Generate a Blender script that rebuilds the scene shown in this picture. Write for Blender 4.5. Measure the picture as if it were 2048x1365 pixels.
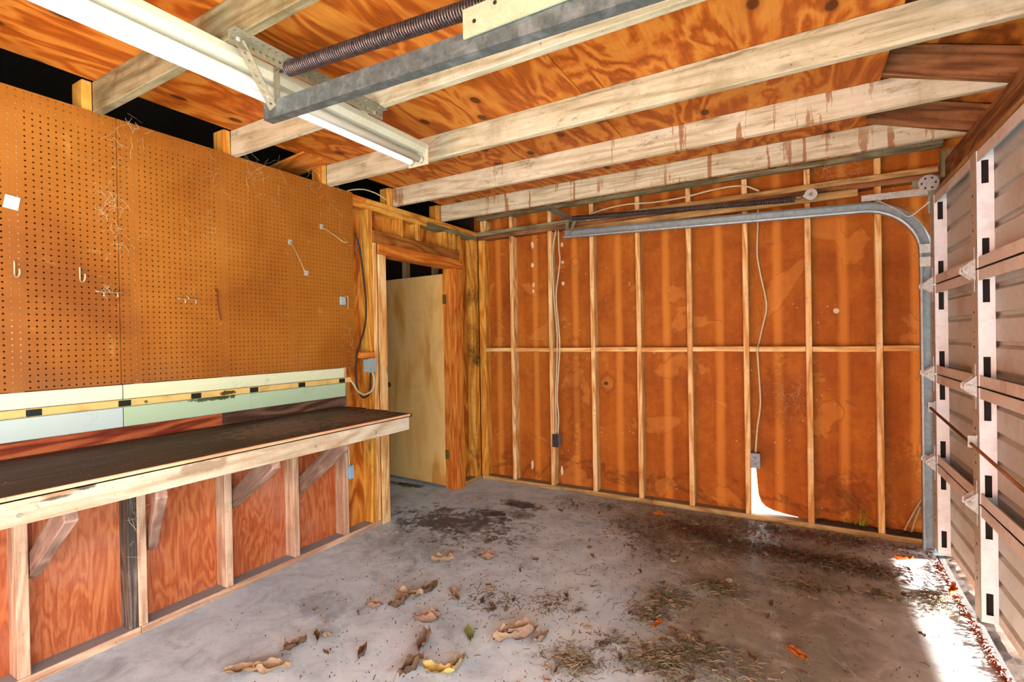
import bpy, bmesh, math, random
from mathutils import Vector, Matrix

random.seed(7)
scene = bpy.context.scene
for o in list(bpy.data.objects):
    bpy.data.objects.remove(o, do_unlink=True)

# ------------------------------------------------------------------ camera
YAW, PITCH, ROLL = math.radians(30.077), math.radians(-0.34), math.radians(-0.991)
F = Vector((-math.sin(YAW) * math.cos(PITCH), math.cos(YAW) * math.cos(PITCH), math.sin(PITCH)))
R = F.cross(Vector((0, 0, 1))).normalized()
U = R.cross(F)
R2 = R * math.cos(ROLL) + U * math.sin(ROLL)
U2 = U * math.cos(ROLL) - R * math.sin(ROLL)
cam = bpy.data.cameras.new('camera')
cam.sensor_width = 36.0
cam.lens = 994.5657 * 36.0 / 2048.0
cam.clip_start = 0.05
cam_o = bpy.data.objects.new('camera', cam)
scene.collection.objects.link(cam_o)
cam_o.matrix_world = Matrix(((R2.x, U2.x, -F.x, 0), (R2.y, U2.y, -F.y, 0), (R2.z, U2.z, -F.z, 1.3969), (0, 0, 0, 1)))
scene.camera = cam_o

# ------------------------------------------------------------------ sky, sun, exposure
world = bpy.data.worlds.new('sky')
scene.world = world
world.use_nodes = True
bg = world.node_tree.nodes['Background']
bg.inputs['Color'].default_value = (0.78, 0.90, 1.0, 1)
bg.inputs['Strength'].default_value = 1.0
SUN_EL, SUN_AZ = math.radians(11.5), math.radians(23)      # azimuth from +X towards +Y
sun = bpy.data.lights.new('sun', 'SUN')
sun.energy = 13.0
sun.angle = math.radians(5.0)
sun.color = (1.0, 0.97, 0.92)
sun_o = bpy.data.objects.new('sun', sun)
scene.collection.objects.link(sun_o)
sd = Vector((math.cos(SUN_EL) * math.cos(SUN_AZ), math.cos(SUN_EL) * math.sin(SUN_AZ), math.sin(SUN_EL)))
sun_o.rotation_euler = sd.to_track_quat('Z', 'Y').to_euler()
sun_o.location = (12, 2.5, 4)

vs = scene.view_settings
vs.view_transform = 'Standard'
vs.look = 'None'
vs.gamma = 1.0
vs.use_curve_mapping = False
vs.exposure = 3.5
scene.cycles.max_bounces = 10
scene.cycles.diffuse_bounces = 2

# ------------------------------------------------------------------ mesh helpers
WM = {}
COL = scene.collection


def tag(o, label=None, cat=None, group=None, kind=None):
    if label: o['label'] = label
    if cat: o['category'] = cat
    if group: o['group'] = group
    if kind: o['kind'] = kind
    return o


def place(name, me, mat, parent=None, mw=None):
    o = bpy.data.objects.new(name, me)
    COL.objects.link(o)
    if me is not None and mat is not None and len(me.materials) == 0:
        me.materials.append(mat)
    mw = mw or Matrix.Identity(4)
    WM[o] = mw
    if parent is not None:
        o.parent = parent
        o.matrix_parent_inverse = WM[parent].inverted()
    o.matrix_basis = mw
    return o


def empty(name, loc, label=None, cat=None, group=None, kind=None):
    o = place(name, None, None, None, Matrix.Translation(loc))
    o.empty_display_size = 0.05
    return tag(o, label, cat, group, kind)


def mesh(name, vs_, fs, smooth=False):
    me = bpy.data.meshes.new(name)
    me.from_pydata([tuple(v) for v in vs_], [], [tuple(f) for f in fs])
    me.update()
    if smooth:
        for p in me.polygons: p.use_smooth = True
    return me


def centre(vs_):
    n = [Vector(v) for v in vs_]
    lo = Vector((min(v.x for v in n), min(v.y for v in n), min(v.z for v in n)))
    hi = Vector((max(v.x for v in n), max(v.y for v in n), max(v.z for v in n)))
    return (lo + hi) / 2


def solid(name, vs_, fs, mat, parent=None, smooth=False):
    """mesh given in world coordinates, origin at its middle"""
    c = centre(vs_)
    return place(name, mesh(name, [Vector(v) - c for v in vs_], fs, smooth), mat, parent, Matrix.Translation(c))


BOXF = [(0, 3, 2, 1), (4, 5, 6, 7), (0, 1, 5, 4), (1, 2, 6, 5), (2, 3, 7, 6), (3, 0, 4, 7)]


def boxverts(x0, x1, y0, y1, z0, z1):
    return [(x0, y0, z0), (x1, y0, z0), (x1, y1, z0), (x0, y1, z0), (x0, y0, z1), (x1, y0, z1), (x1, y1, z1), (x0, y1, z1)]


def boxmesh(name, sx, sy, sz, bev=0.002):
    bm = bmesh.new()
    vv = [bm.verts.new(v) for v in boxverts(-sx / 2, sx / 2, -sy / 2, sy / 2, -sz / 2, sz / 2)]
    for f in BOXF: bm.faces.new([vv[i] for i in f])
    if bev > 0:
        bmesh.ops.bevel(bm, geom=bm.edges[:], offset=min(bev, sx * .3, sy * .3, sz * .3), segments=1, affect='EDGES', profile=0.5)
    bmesh.ops.recalc_face_normals(bm, faces=bm.faces[:])
    me = bpy.data.meshes.new(name)
    bm.to_mesh(me); bm.free()
    return me


def box(name, x0, x1, y0, y1, z0, z1, mat, parent=None, bev=0.002):
    return place(name, boxmesh(name, x1 - x0, y1 - y0, z1 - z0, bev), mat, parent,
                 Matrix.Translation(((x0 + x1) / 2, (y0 + y1) / 2, (z0 + z1) / 2)))


def multibox(name, boxes, mat, parent=None):
    v, f = [], []
    for b in boxes:
        n = len(v)
        v += boxverts(*b)
        f += [tuple(i + n for i in q) for q in BOXF]
    return solid(name, v, f, mat, parent)


def lumber(name, x0, x1, y0, y1, z0, z1, kind, parent=None, bev=0.003):
    d = (x1 - x0, y1 - y0, z1 - z0)
    ax = 'XYZ'[d.index(max(d))]
    return box(name, x0, x1, y0, y1, z0, z1, WOOD(kind, ax), parent, bev)


def basis(p0, p1, up=(0, 0, 1)):
    p0, p1 = Vector(p0), Vector(p1)
    x = (p1 - p0).normalized()
    u = Vector(up)
    y = u.cross(x).normalized()
    z = x.cross(y)
    m = (p0 + p1) / 2
    return Matrix(((x.x, y.x, z.x, m.x), (x.y, y.y, z.y, m.y), (x.z, y.z, z.z, m.z), (0, 0, 0, 1))), (p1 - p0).length


def beam(name, p0, p1, w, h, mat, parent=None, up=(0, 0, 1), bev=0.003):
    m, L = basis(p0, p1, up)
    return place(name, boxmesh(name, L, w, h, bev), mat, parent, m)


def tubegeo(pts, r, sides=8, cap=True):
    pts = [Vector(p) for p in pts]
    v, f = [], []
    t = (pts[1] - pts[0]).normalized()
    a = Vector((0, 0, 1)) if abs(t.z) < .9 else Vector((1, 0, 0))
    n = t.cross(a).normalized()
    for i, p in enumerate(pts):
        if i == 0: t2 = (pts[1] - pts[0])
        elif i == len(pts) - 1: t2 = (pts[-1] - pts[-2])
        else: t2 = (pts[i + 1] - pts[i - 1])
        t2.normalize()
        n = (n - t2 * n.dot(t2)).normalized()
        b = t2.cross(n)
        rr = r[i] if isinstance(r, (list, tuple)) else r
        for k in range(sides):
            an = 2 * math.pi * k / sides
            v.append(p + n * (math.cos(an) * rr) + b * (math.sin(an) * rr))
    for i in range(len(pts) - 1):
        for k in range(sides):
            a0, a1 = i * sides + k, i * sides + (k + 1) % sides
            f.append((a0, a1, a1 + sides, a0 + sides))
    if cap:
        f.append(tuple(range(sides - 1, -1, -1)))
        f.append(tuple(range((len(pts) - 1) * sides, len(pts) * sides)))
    return v, f


def spline(pts, sub=6):
    P = [Vector(p) for p in pts]
    P = [P[0] * 2 - P[1]] + P + [P[-1] * 2 - P[-2]]
    out = []
    for i in range(1, len(P) - 2):
        for s in range(sub):
            t = s / sub
            a, b, c, d = P[i - 1], P[i], P[i + 1], P[i + 2]
            out.append(0.5 * ((2 * b) + (c - a) * t + (2 * a - 5 * b + 4 * c - d) * t * t + (3 * b - a - 3 * c + d) * t ** 3))
    out.append(P[-2])
    return out


def tube(name, pts, r, mat, parent=None, sides=8, smooth_path=True, sub=6):
    if smooth_path and len(pts) > 2: pts = spline(pts, sub)
    v, f = tubegeo(pts, r, sides)
    o = solid(name, v, f, mat, parent)
    for p in o.data.polygons: p.use_smooth = len(p.vertices) == 4
    return o


def cyl(name, p0, p1, r, mat, parent=None, sides=16):
    return tube(name, [p0, p1], r, mat, parent, sides, False)


def holed(name, nu, nv, pitch, rad, thick, mat, parent=None, mw=None, mu=0.0, mv=0.0):
    """perforated board: nu x nv cells in local XY (z = face), round holes with real walls"""
    v, f = [], []
    idx = {}
    def P(i, j):
        if (i, j) not in idx:
            x = i * pitch + (-mu if i == 0 else (mu if i == nu else 0))
            y = j * pitch + (-mv if j == 0 else (mv if j == nv else 0))
            idx[(i, j)] = len(v); v.append((x, y, 0))
        return idx[(i, j)]
    cs = [(math.cos(math.radians(22.5 + 45 * k)) * rad, math.sin(math.radians(22.5 + 45 * k)) * rad) for k in range(8)]
    for i in range(nu):
        for j in range(nv):
            a, b, c, d = P(i + 1, j + 1), P(i, j + 1), P(i, j), P(i + 1, j)
            cx, cy = (i + .5) * pitch, (j + .5) * pitch
            n = len(v)
            for x, y in cs: v.append((cx + x, cy + y, 0))
            for x, y in cs: v.append((cx + x, cy + y, -thick))
            f += [(a, n + 1, n), (b, n + 3, n + 2), (c, n + 5, n + 4), (d, n + 7, n + 6)]
            f += [(a, b, n + 2, n + 1), (b, c, n + 4, n + 3), (c, d, n + 6, n + 5), (d, a, n, n + 7)]
            for k in range(8):
                f.append((n + k, n + (k + 1) % 8, n + 8 + (k + 1) % 8, n + 8 + k))
    def rim(seq):
        for p, q in zip(seq[:-1], seq[1:]):
            n = len(v)
            v.append((v[p][0], v[p][1], -thick)); v.append((v[q][0], v[q][1], -thick))
            f.append((p, q, n + 1, n))
    rim([P(i, 0) for i in range(nu, -1, -1)]); rim([P(i, nv) for i in range(nu + 1)])
    rim([P(0, j) for j in range(nv + 1)]); rim([P(nu, j) for j in range(nv, -1, -1)])
    return place(name, mesh(name, v, f), mat, parent, mw)


def frame_m(o, ux, uy):
    ux, uy = Vector(ux).normalized(), Vector(uy).normalized()
    uz = ux.cross(uy)
    return Matrix(((ux.x, uy.x, uz.x, o[0]), (ux.y, uy.y, uz.y, o[1]), (ux.z, uy.z, uz.z, o[2]), (0, 0, 0, 1)))


# ------------------------------------------------------------------ materials
def lin(c):
    c /= 255.0
    return c / 12.92 if c <= 0.04045 else ((c + 0.055) / 1.055) ** 2.4


def C(r, g, b): return (lin(r), lin(g), lin(b), 1)


class NB:
    def __init__(s, name):
        s.m = bpy.data.materials.new(name)
        s.m.use_nodes = True
        s.t = s.m.node_tree
        s.b = s.t.nodes['Principled BSDF']
        s.b.inputs['Specular IOR Level'].default_value = 0.25

    def n(s, typ, ins=None, **kw):
        nd = s.t.nodes.new(typ)
        for k, v in kw.items(): setattr(nd, k, v)
        for k, v in (ins or {}).items():
            s.set(nd.inputs[k], v)
        return nd

    def set(s, sock, v):
        if isinstance(v, bpy.types.NodeSocket): s.t.links.new(v, sock)
        elif isinstance(v, bpy.types.Node): s.t.links.new(v.outputs[0], sock)
        else: sock.default_value = v

    def math(s, op, a, b=0.0, clamp=False):
        nd = s.n('ShaderNodeMath', {0: a, 1: b}, operation=op); nd.use_clamp = clamp
        return nd.outputs[0]

    def mapping(s, vec, sc, loc=(0, 0, 0), rot=(0, 0, 0)):
        return s.n('ShaderNodeMapping', {'Vector': vec, 'Scale': sc, 'Location': loc, 'Rotation': rot}).outputs[0]

    def noise(s, vec, scale, detail=4.0, rough=0.55, dist=0.0):
        return s.n('ShaderNodeTexNoise', {'Vector': vec, 'Scale': scale, 'Detail': detail, 'Roughness': rough, 'Distortion': dist}).outputs['Fac']

    def ramp(s, fac, stops, interp='LINEAR'):
        nd = s.n('ShaderNodeValToRGB', {'Fac': fac})
        cr = nd.color_ramp
        cr.interpolation = interp
        while len(cr.elements) > 1: cr.elements.remove(cr.elements[-1])
        cr.elements[0].position = stops[0][0]; cr.elements[0].color = stops[0][1]
        for p, c in stops[1:]:
            e = cr.elements.new(p); e.color = c
        return nd.outputs['Color']

    def step(s, fac, lo, hi):
        nd = s.n('ShaderNodeMapRange', {'Value': fac, 'From Min': lo, 'From Max': hi})
        nd.clamp = True
        return nd.outputs[0]

    def mix(s, fac, a, b, blend='MIX'):
        nd = s.n('ShaderNodeMix', data_type='RGBA', blend_type=blend)
        s.set(nd.inputs[0], fac); s.set(nd.inputs[6], a); s.set(nd.inputs[7], b)
        return nd.outputs[2]

    def marks(s, col, axes, items, colr, nz=None, th=1.2):
        sep = s.n('ShaderNodeSeparateXYZ', {0: s.pos()})
        a, b = (sep.outputs['XYZ'.index(k)] for k in axes)
        nz = nz or s.noise(s.pos(), 22, 5, .65, .4)
        for ca, cb, ra, rb, amt in items:
            da = s.math('DIVIDE', s.math('SUBTRACT', a, ca), ra)
            db = s.math('DIVIDE', s.math('SUBTRACT', b, cb), rb)
            d = s.math('SQRT', s.math('ADD', s.math('MULTIPLY', da, da), s.math('MULTIPLY', db, db)))
            d = s.math('ADD', d, s.math('MULTIPLY', s.math('SUBTRACT', nz, .5), 2 * th))
            col = s.mix(s.math('MULTIPLY', s.step(d, 1.0, .7), amt), col, colr)
        return col

    def coords(s):
        tc = s.n('ShaderNodeTexCoord').outputs['Object']
        rnd = s.n('ShaderNodeObjectInfo').outputs['Random']
        off = s.math('MULTIPLY', rnd, 43.0)
        cv = s.n('ShaderNodeCombineXYZ', {0: off, 1: off, 2: off}).outputs[0]
        return s.n('ShaderNodeVectorMath', {0: tc, 1: cv}, operation='ADD').outputs[0]

    def pos(s): return s.n('ShaderNodeNewGeometry').outputs['Position']

    def finish(s, col, rough=0.7, bump=None, bs=0.2, bd=0.002, metal=0.0):
        s.set(s.b.inputs['Base Color'], col)
        s.set(s.b.inputs['Roughness'], rough)
        s.b.inputs['Metallic'].default_value = metal
        if bump is not None:
            bn = s.n('ShaderNodeBump', {'Height': bump, 'Strength': bs, 'Distance': bd})
            s.t.links.new(bn.outputs[0], s.b.inputs['Normal'])
        return s.m


_wood = {}
WOODS = {
    # kind: dark, mid, light, ring share, figure scale, knots, dirt colour, dirt amount, drip
    'stud': (C(200, 126, 62), C(238, 184, 112), C(248, 212, 156), .30, 1.0, .7, C(150, 90, 45), .35, 0),
    'barkstud': (C(186, 104, 26), C(226, 150, 52), C(240, 182, 84), .30, 1.0, .9, C(64, 22, 8), 1.0, 0),
    'studyellow': (C(186, 104, 26), C(226, 150, 52), C(240, 182, 84), .30, 1.0, .7, C(150, 84, 24), .45, 0),
    'benchstud': (C(170, 118, 88), C(214, 166, 130), C(232, 198, 164), .25, 1.0, .6, C(140, 110, 95), .35, 0),
    'brace': (C(112, 84, 70), C(150, 116, 98), C(178, 144, 122), .25, 1.0, .3, C(96, 72, 60), .4, 0),  # stud wood darkened, shade of the brace sides put into the colour
    'oldstud': (C(62, 52, 46), C(106, 88, 76), C(150, 126, 106), .25, 1.2, .2, C(60, 50, 46), .6, 0),
    'joist': (C(160, 146, 112), C(200, 188, 154), C(220, 212, 184), .22, .8, .5, C(140, 122, 84), .45, 0),
    'joistdrip': (C(170, 154, 120), C(208, 196, 164), C(224, 216, 192), .22, .8, .5, C(150, 126, 84), .35, 1.0),
    'joistgrey': (C(98, 90, 60), C(138, 130, 96), C(168, 160, 128), .25, .9, .3, C(96, 84, 54), .8, .3),
    'plate': (C(150, 112, 62), C(196, 152, 92), C(214, 180, 124), .25, 1.0, .4, C(110, 84, 54), .6, 0),
    'brown': (C(96, 58, 30), C(140, 90, 52), C(168, 116, 74), .3, 1.0, .5, C(70, 46, 30), .5, 0),
    'headerbrown': (C(120, 64, 18), C(160, 92, 34), C(184, 116, 52), .3, 1.0, .4, C(80, 46, 20), .4, 0),
    'casing': (C(180, 84, 18), C(218, 122, 40), C(234, 152, 66), .3, 1.0, .2, C(140, 74, 24), .35, 0),
    'casingpink': (C(190, 130, 90), C(220, 166, 122), C(234, 190, 150), .25, 1.0, .1, C(150, 110, 84), .3, 0),
    'apron': (C(160, 132, 102), C(192, 170, 142), C(208, 192, 168), .25, .7, .4, C(150, 104, 62), .42, 0),
    'benchtop': (C(28, 21, 18), C(52, 39, 33), C(86, 69, 60), .15, .8, .0, C(22, 18, 18), .7, 0),
    'redboard': (C(110, 40, 20), C(158, 72, 36), C(190, 104, 56), .45, 1.2, .5, C(84, 34, 30), .4, 0),
    'darkboard': (C(70, 46, 32), C(104, 74, 54), C(136, 102, 80), .4, 1.2, .3, C(60, 46, 46), .5, 0),
    'leaf': (C(182, 126, 66), C(212, 162, 100), C(226, 182, 124), .35, .6, .0, C(150, 104, 56), .35, 0),
    'dark': (C(44, 28, 18), C(70, 46, 30), C(92, 64, 44), .3, 1.0, .3, C(30, 20, 14), .5, 0),
}


def WOOD(kind, ax):
    if (kind, ax) in _wood: return _wood[(kind, ax)]
    dark, mid, light, ring, fs, knots, dirt, damt, drip = WOODS[kind]
    s = NB('wood_%s_%s' % (kind, ax.lower()))
    co = s.coords()
    def sc(al, ac): return tuple(al if 'XYZ'[i] == ax else ac for i in range(3))
    n1 = s.noise(s.mapping(co, sc(1.8, 32)), 2.2, 9, .68, .3)
    n0 = s.noise(s.mapping(co, sc(.55 * fs, 4.2 * fs)), 1.6, 2, .5, .4)
    ct = s.math('SINE', s.math('MULTIPLY', n0, 46.0))
    ct = s.math('ADD', s.math('MULTIPLY', ct, .5), .5)
    fac = s.math('ADD', s.math('MULTIPLY', n1, 1 - ring), s.math('MULTIPLY', ct, ring))
    col = s.ramp(fac, [(.27, dark), (.48, mid), (.72, light)])
    bl = s.noise(co, 11, 6, .7, .5)
    col = s.mix(s.math('MULTIPLY', s.step(bl, .50, .72), .35), col, dark)
    if knots > 0:
        vo = s.n('ShaderNodeTexVoronoi', {'Vector': s.mapping(co, sc(1.7, 5.0)), 'Scale': 1.0, 'Randomness': 1.0})
        k = s.step(vo.outputs['Distance'], .10, .035)
        col = s.mix(s.math('MULTIPLY', k, knots), col, tuple(c * .32 for c in dark[:3]) + (1,))
    ps = s.pos()
    dn = s.noise(ps, 3.1, 6, .65, .5)
    col = s.mix(s.math('MULTIPLY', s.step(dn, .5, .68), damt), col, dirt)
    sp = s.noise(ps, 60, 3, .6)
    col = s.mix(s.math('MULTIPLY', s.step(sp, .66, .72), .55), col, tuple(c * .35 for c in dirt[:3]) + (1,))
    if kind.startswith('joist'):
        mo = s.noise(s.mapping(co, sc(2.2, 9)), 2.2, 8, .72, .8)
        col = s.mix(s.math('MULTIPLY', s.step(mo, .57, .66), .6), col, C(122, 98, 62))
        mk = s.noise(s.mapping(co, sc(7, 12)), 3.0, 6, .7, 1.0)
        col = s.mix(s.math('MULTIPLY', s.step(mk, .66, .70), .7), col, C(84, 62, 40))
    if drip > 0:
        dr = s.noise(s.mapping(ps, (16, 3, 1.7)), 1.3, 4, .6, .2)
        dm = s.noise(ps, 1.1, 2)
        k = s.math('MULTIPLY', s.step(dr, .57, .60), s.step(dm, .44, .52))
        col = s.mix(s.math('MULTIPLY', k, .8 * drip), col, C(150, 88, 40))
    if kind in ('plate', 'benchstud'):
        nz = s.n('ShaderNodeSeparateXYZ', {0: s.n('ShaderNodeNewGeometry').outputs['True Normal']}).outputs[2]
        col = s.mix(s.math('MULTIPLY', s.step(nz, .85, .97), .85), col, C(150, 150, 152) if kind == 'benchstud' else C(136, 122, 100))
    if kind == 'apron':
        col = s.marks(col, 'YZ', [(.655, .935, .075, .030, .8), (.44, .945, .25, .016, .5)], C(150, 100, 62), None, .8)
        col = s.marks(col, 'YZ', [(.71, .928, .035, .014, .9), (.64, .912, .06, .006, .8)], C(62, 48, 36), None, .9)
        col = s.marks(col, 'YZ', [(1.09, .905, .10, .030, .75), (1.0, .89, .06, .012, .4)], C(138, 110, 84), None, 1.0)
    if kind == 'benchtop':
        col = s.marks(col, 'XY', [(-2.35, 1.65, .22, .30, .5), (-2.25, 2.05, .15, .22, .5), (-2.5, 1.95, .16, .4, .35)], C(128, 106, 92), None, 1.6)
        col = s.mix(s.math('MULTIPLY', s.step(s.noise(ps, 90, 2, .5), .70, .74), .8), col, C(196, 186, 176))
    _wood[(kind, ax)] = s.finish(col, .72 if kind != 'benchtop' else .6, n1, .25, .003)
    return _wood[(kind, ax)]


def ply_mat(name, dark, mid, light, ax='Y', stretch=3.2, contour=30.0, knots=.8, dirt=None, damt=.3, scale=1.0, cw=.45):
    s = NB(name)
    co = s.coords()
    def sc(al, ac): return tuple(al if 'XYZ'[i] == ax else ac for i in range(3))
    n0 = s.noise(s.mapping(co, sc(1.0 * scale, stretch * scale)), 1.5, 4.0, .48, .5)
    ct = s.math('SINE', s.math('MULTIPLY', n0, contour))
    ct = s.math('ADD', s.math('MULTIPLY', ct, .5), .5)
    fine = s.noise(s.mapping(co, sc(3, 60)), 2.0, 9, .7, .2)
    bl = s.noise(co, 2.2, 3, .55)
    fac = s.math('ADD', s.math('MULTIPLY', ct, cw), s.math('ADD', s.math('MULTIPLY', fine, .80 - cw), s.math('MULTIPLY', bl, .28)))
    col = s.ramp(fac, [(.26, dark), (.50, mid), (.76, light)])
    if knots:
        vo = s.n('ShaderNodeTexVoronoi', {'Vector': s.mapping(co, sc(2.0, 3.4)), 'Scale': 1.0, 'Randomness': 1.0}, voronoi_dimensions='2D' if ax == 'Y' else '3D')
        d = s.math('ADD', vo.outputs['Distance'], s.math('MULTIPLY', s.step(s.n('ShaderNodeSeparateColor', {0: vo.outputs['Color']}).outputs[0], .45, .40), 1.0))
        col = s.mix(s.math('MULTIPLY', s.step(d, .17, .08), knots * .45), col, dark)
        col = s.mix(s.math('MULTIPLY', s.step(d, .085, .06), knots), col, tuple(c * .22 for c in dark[:3]) + (1,))
    dn = s.noise(s.pos(), 2.3, 6, .65, .6)
    col = s.mix(s.math('MULTIPLY', s.step(dn, .5, .72), damt), col, dirt or tuple(c * .5 for c in dark[:3]) + (1,))
    return s.finish(col, .6, fine, .15, .002)


def flat_mat(name, base, var=None, rough=.6, metal=0.0, dirt=None, damt=0.3, dscale=6.0, fine=80.0, bs=.08):
    s = NB(name)
    ps = s.coords()
    n = s.noise(ps, dscale, 6, .62, .3)
    f = s.noise(ps, fine, 3, .6)
    col = s.mix(s.step(f, .3, .7), base, var or tuple(c * .86 for c in base[:3]) + (1,))
    if dirt: col = s.mix(s.math('MULTIPLY', s.step(n, .5, .7), damt), col, dirt)
    if name == 'yellow_enamel':
        col = s.marks(col, 'YZ', [(1.585, 1.122, .05, .012, .95), (1.19, 1.122, .014, .012, .8)], C(70, 58, 22), None, 1.2)
    return s.finish(col, rough, f, bs, .001, metal)


def paint_mat(name, base, crack, ax='Y', wear=C(120, 110, 80), wamt=.5):
    s = NB(name)
    co = s.coords()
    sc = tuple(1.2 if 'XYZ'[i] == ax else 22 for i in range(3))
    n = s.noise(s.mapping(co, sc), 2.4, 7, .65, .3)
    col = s.mix(s.math('MULTIPLY', s.step(n, .35, .2), .5), base, crack)
    col = s.mix(s.step(n, .55, .8), col, tuple(min(1, c * 1.12) for c in base[:3]) + (1,))
    if name == 'mint_paint':
        col = s.marks(col, 'YZ', [(1.50, 1.098, .16, .012, .9), (1.57, 1.104, .06, .02, .8)], C(54, 62, 30), None, 1.2)
    w = s.noise(s.pos(), 5.0, 7, .7, .4)
    col = s.mix(s.math('MULTIPLY', s.step(w, .60, .72), wamt), col, wear)
    return s.finish(col, .5, n, .15, .002)


def concrete():
    s = NB('concrete')
    ps = s.pos()
    n1 = s.noise(ps, 1.6, 6, .62, .5)
    n2 = s.noise(ps, 7.0, 7, .66, .6)
    n3 = s.noise(ps, 70.0, 4, .6)
    col = s.ramp(s.math('ADD', s.math('MULTIPLY', n1, .5), s.math('MULTIPLY', n2, .5)),
                 [(.30, C(162, 180, 192)), (.48, C(204, 222, 233)), (.66, C(228, 242, 250))])
    # brown soil stain: back right of the slab, shape broken up by noise
    sep = s.n('ShaderNodeSeparateXYZ', {0: ps})
    x, y = sep.outputs[0], sep.outputs[1]
    g = s.math('ADD', s.math('MULTIPLY', s.math('ADD', x, 0.95), .85), s.math('MULTIPLY', s.math('SUBTRACT', y, 2.6), .45))
    g = s.math('ADD', g, s.math('MULTIPLY', s.math('SUBTRACT', n1, .5), 1.6))
    col = s.mix(s.math('MULTIPLY', s.step(g, -.1, .55), .82), col, s.ramp(n2, [(.3, C(104, 90, 62)), (.52, C(140, 124, 90)), (.72, C(172, 158, 124))]))
    # floor colour paler towards the overhead door
    a = s.math('ADD', s.math('SUBTRACT', x, .1), s.math('MULTIPLY', s.math('SUBTRACT', n2, .5), .5))
    col = s.mix(s.math('MULTIPLY', s.step(a, .0, .45), .75), col, C(226, 224, 222))
    n5 = s.noise(ps, 24, 8, .78, .8)
    # oil stains
    for (cx, cy, rx, ry, amt, th) in ((-2.05, 3.62, .22, .11, .92, .9), (-1.93, 3.40, .16, .13, .6, .9), (-2.13, 3.33, .13, .10, .8, .8),
                                      (-2.27, 3.05, .50, .34, .85, 1.3), (-3.3, 3.62, .25, .07, .95, .7), (-2.3, 2.75, .5, .5, .25, 1.2),
                                      (-2.2, 1.75, .2, .14, .25, 1.0)):
        dx = s.math('DIVIDE', s.math('SUBTRACT', x, cx), rx)
        dy = s.math('DIVIDE', s.math('SUBTRACT', y, cy), ry)
        d = s.math('SQRT', s.math('ADD', s.math('MULTIPLY', dx, dx), s.math('MULTIPLY', dy, dy)))
        d = s.math('ADD', d, s.math('ADD', s.math('MULTIPLY', s.math('SUBTRACT', n2, .5), 2.6 * th), s.math('MULTIPLY', s.math('SUBTRACT', n5, .5), 3.2 * th)))
        col = s.mix(s.math('MULTIPLY', s.step(d, 1.05, .55), amt), col, C(34, 31, 32))
    du = s.noise(ps, 4.2, 9, .74, .9)
    col = s.mix(s.math('MULTIPLY', s.step(du, .50, .66), .45), col, C(116, 122, 132))
    col = s.mix(s.math('MULTIPLY', s.step(du, .46, .34), .45), col, C(238, 244, 250))
    sp = s.noise(ps, 38, 6, .75)
    col = s.mix(s.math('MULTIPLY', s.step(sp, .60, .68), .55), col, C(74, 68, 66))
    col = s.mix(s.math('MULTIPLY', s.step(sp, .34, .28), .4), col, C(205, 205, 208))
    return s.finish(col, s.ramp(n2, [(.3, (.42, .42, .42, 1)), (.7, (.62, .62, .62, 1))]), s.math('ADD', n3, s.math('MULTIPLY', n2, 2.0)), .2, .004)


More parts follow.
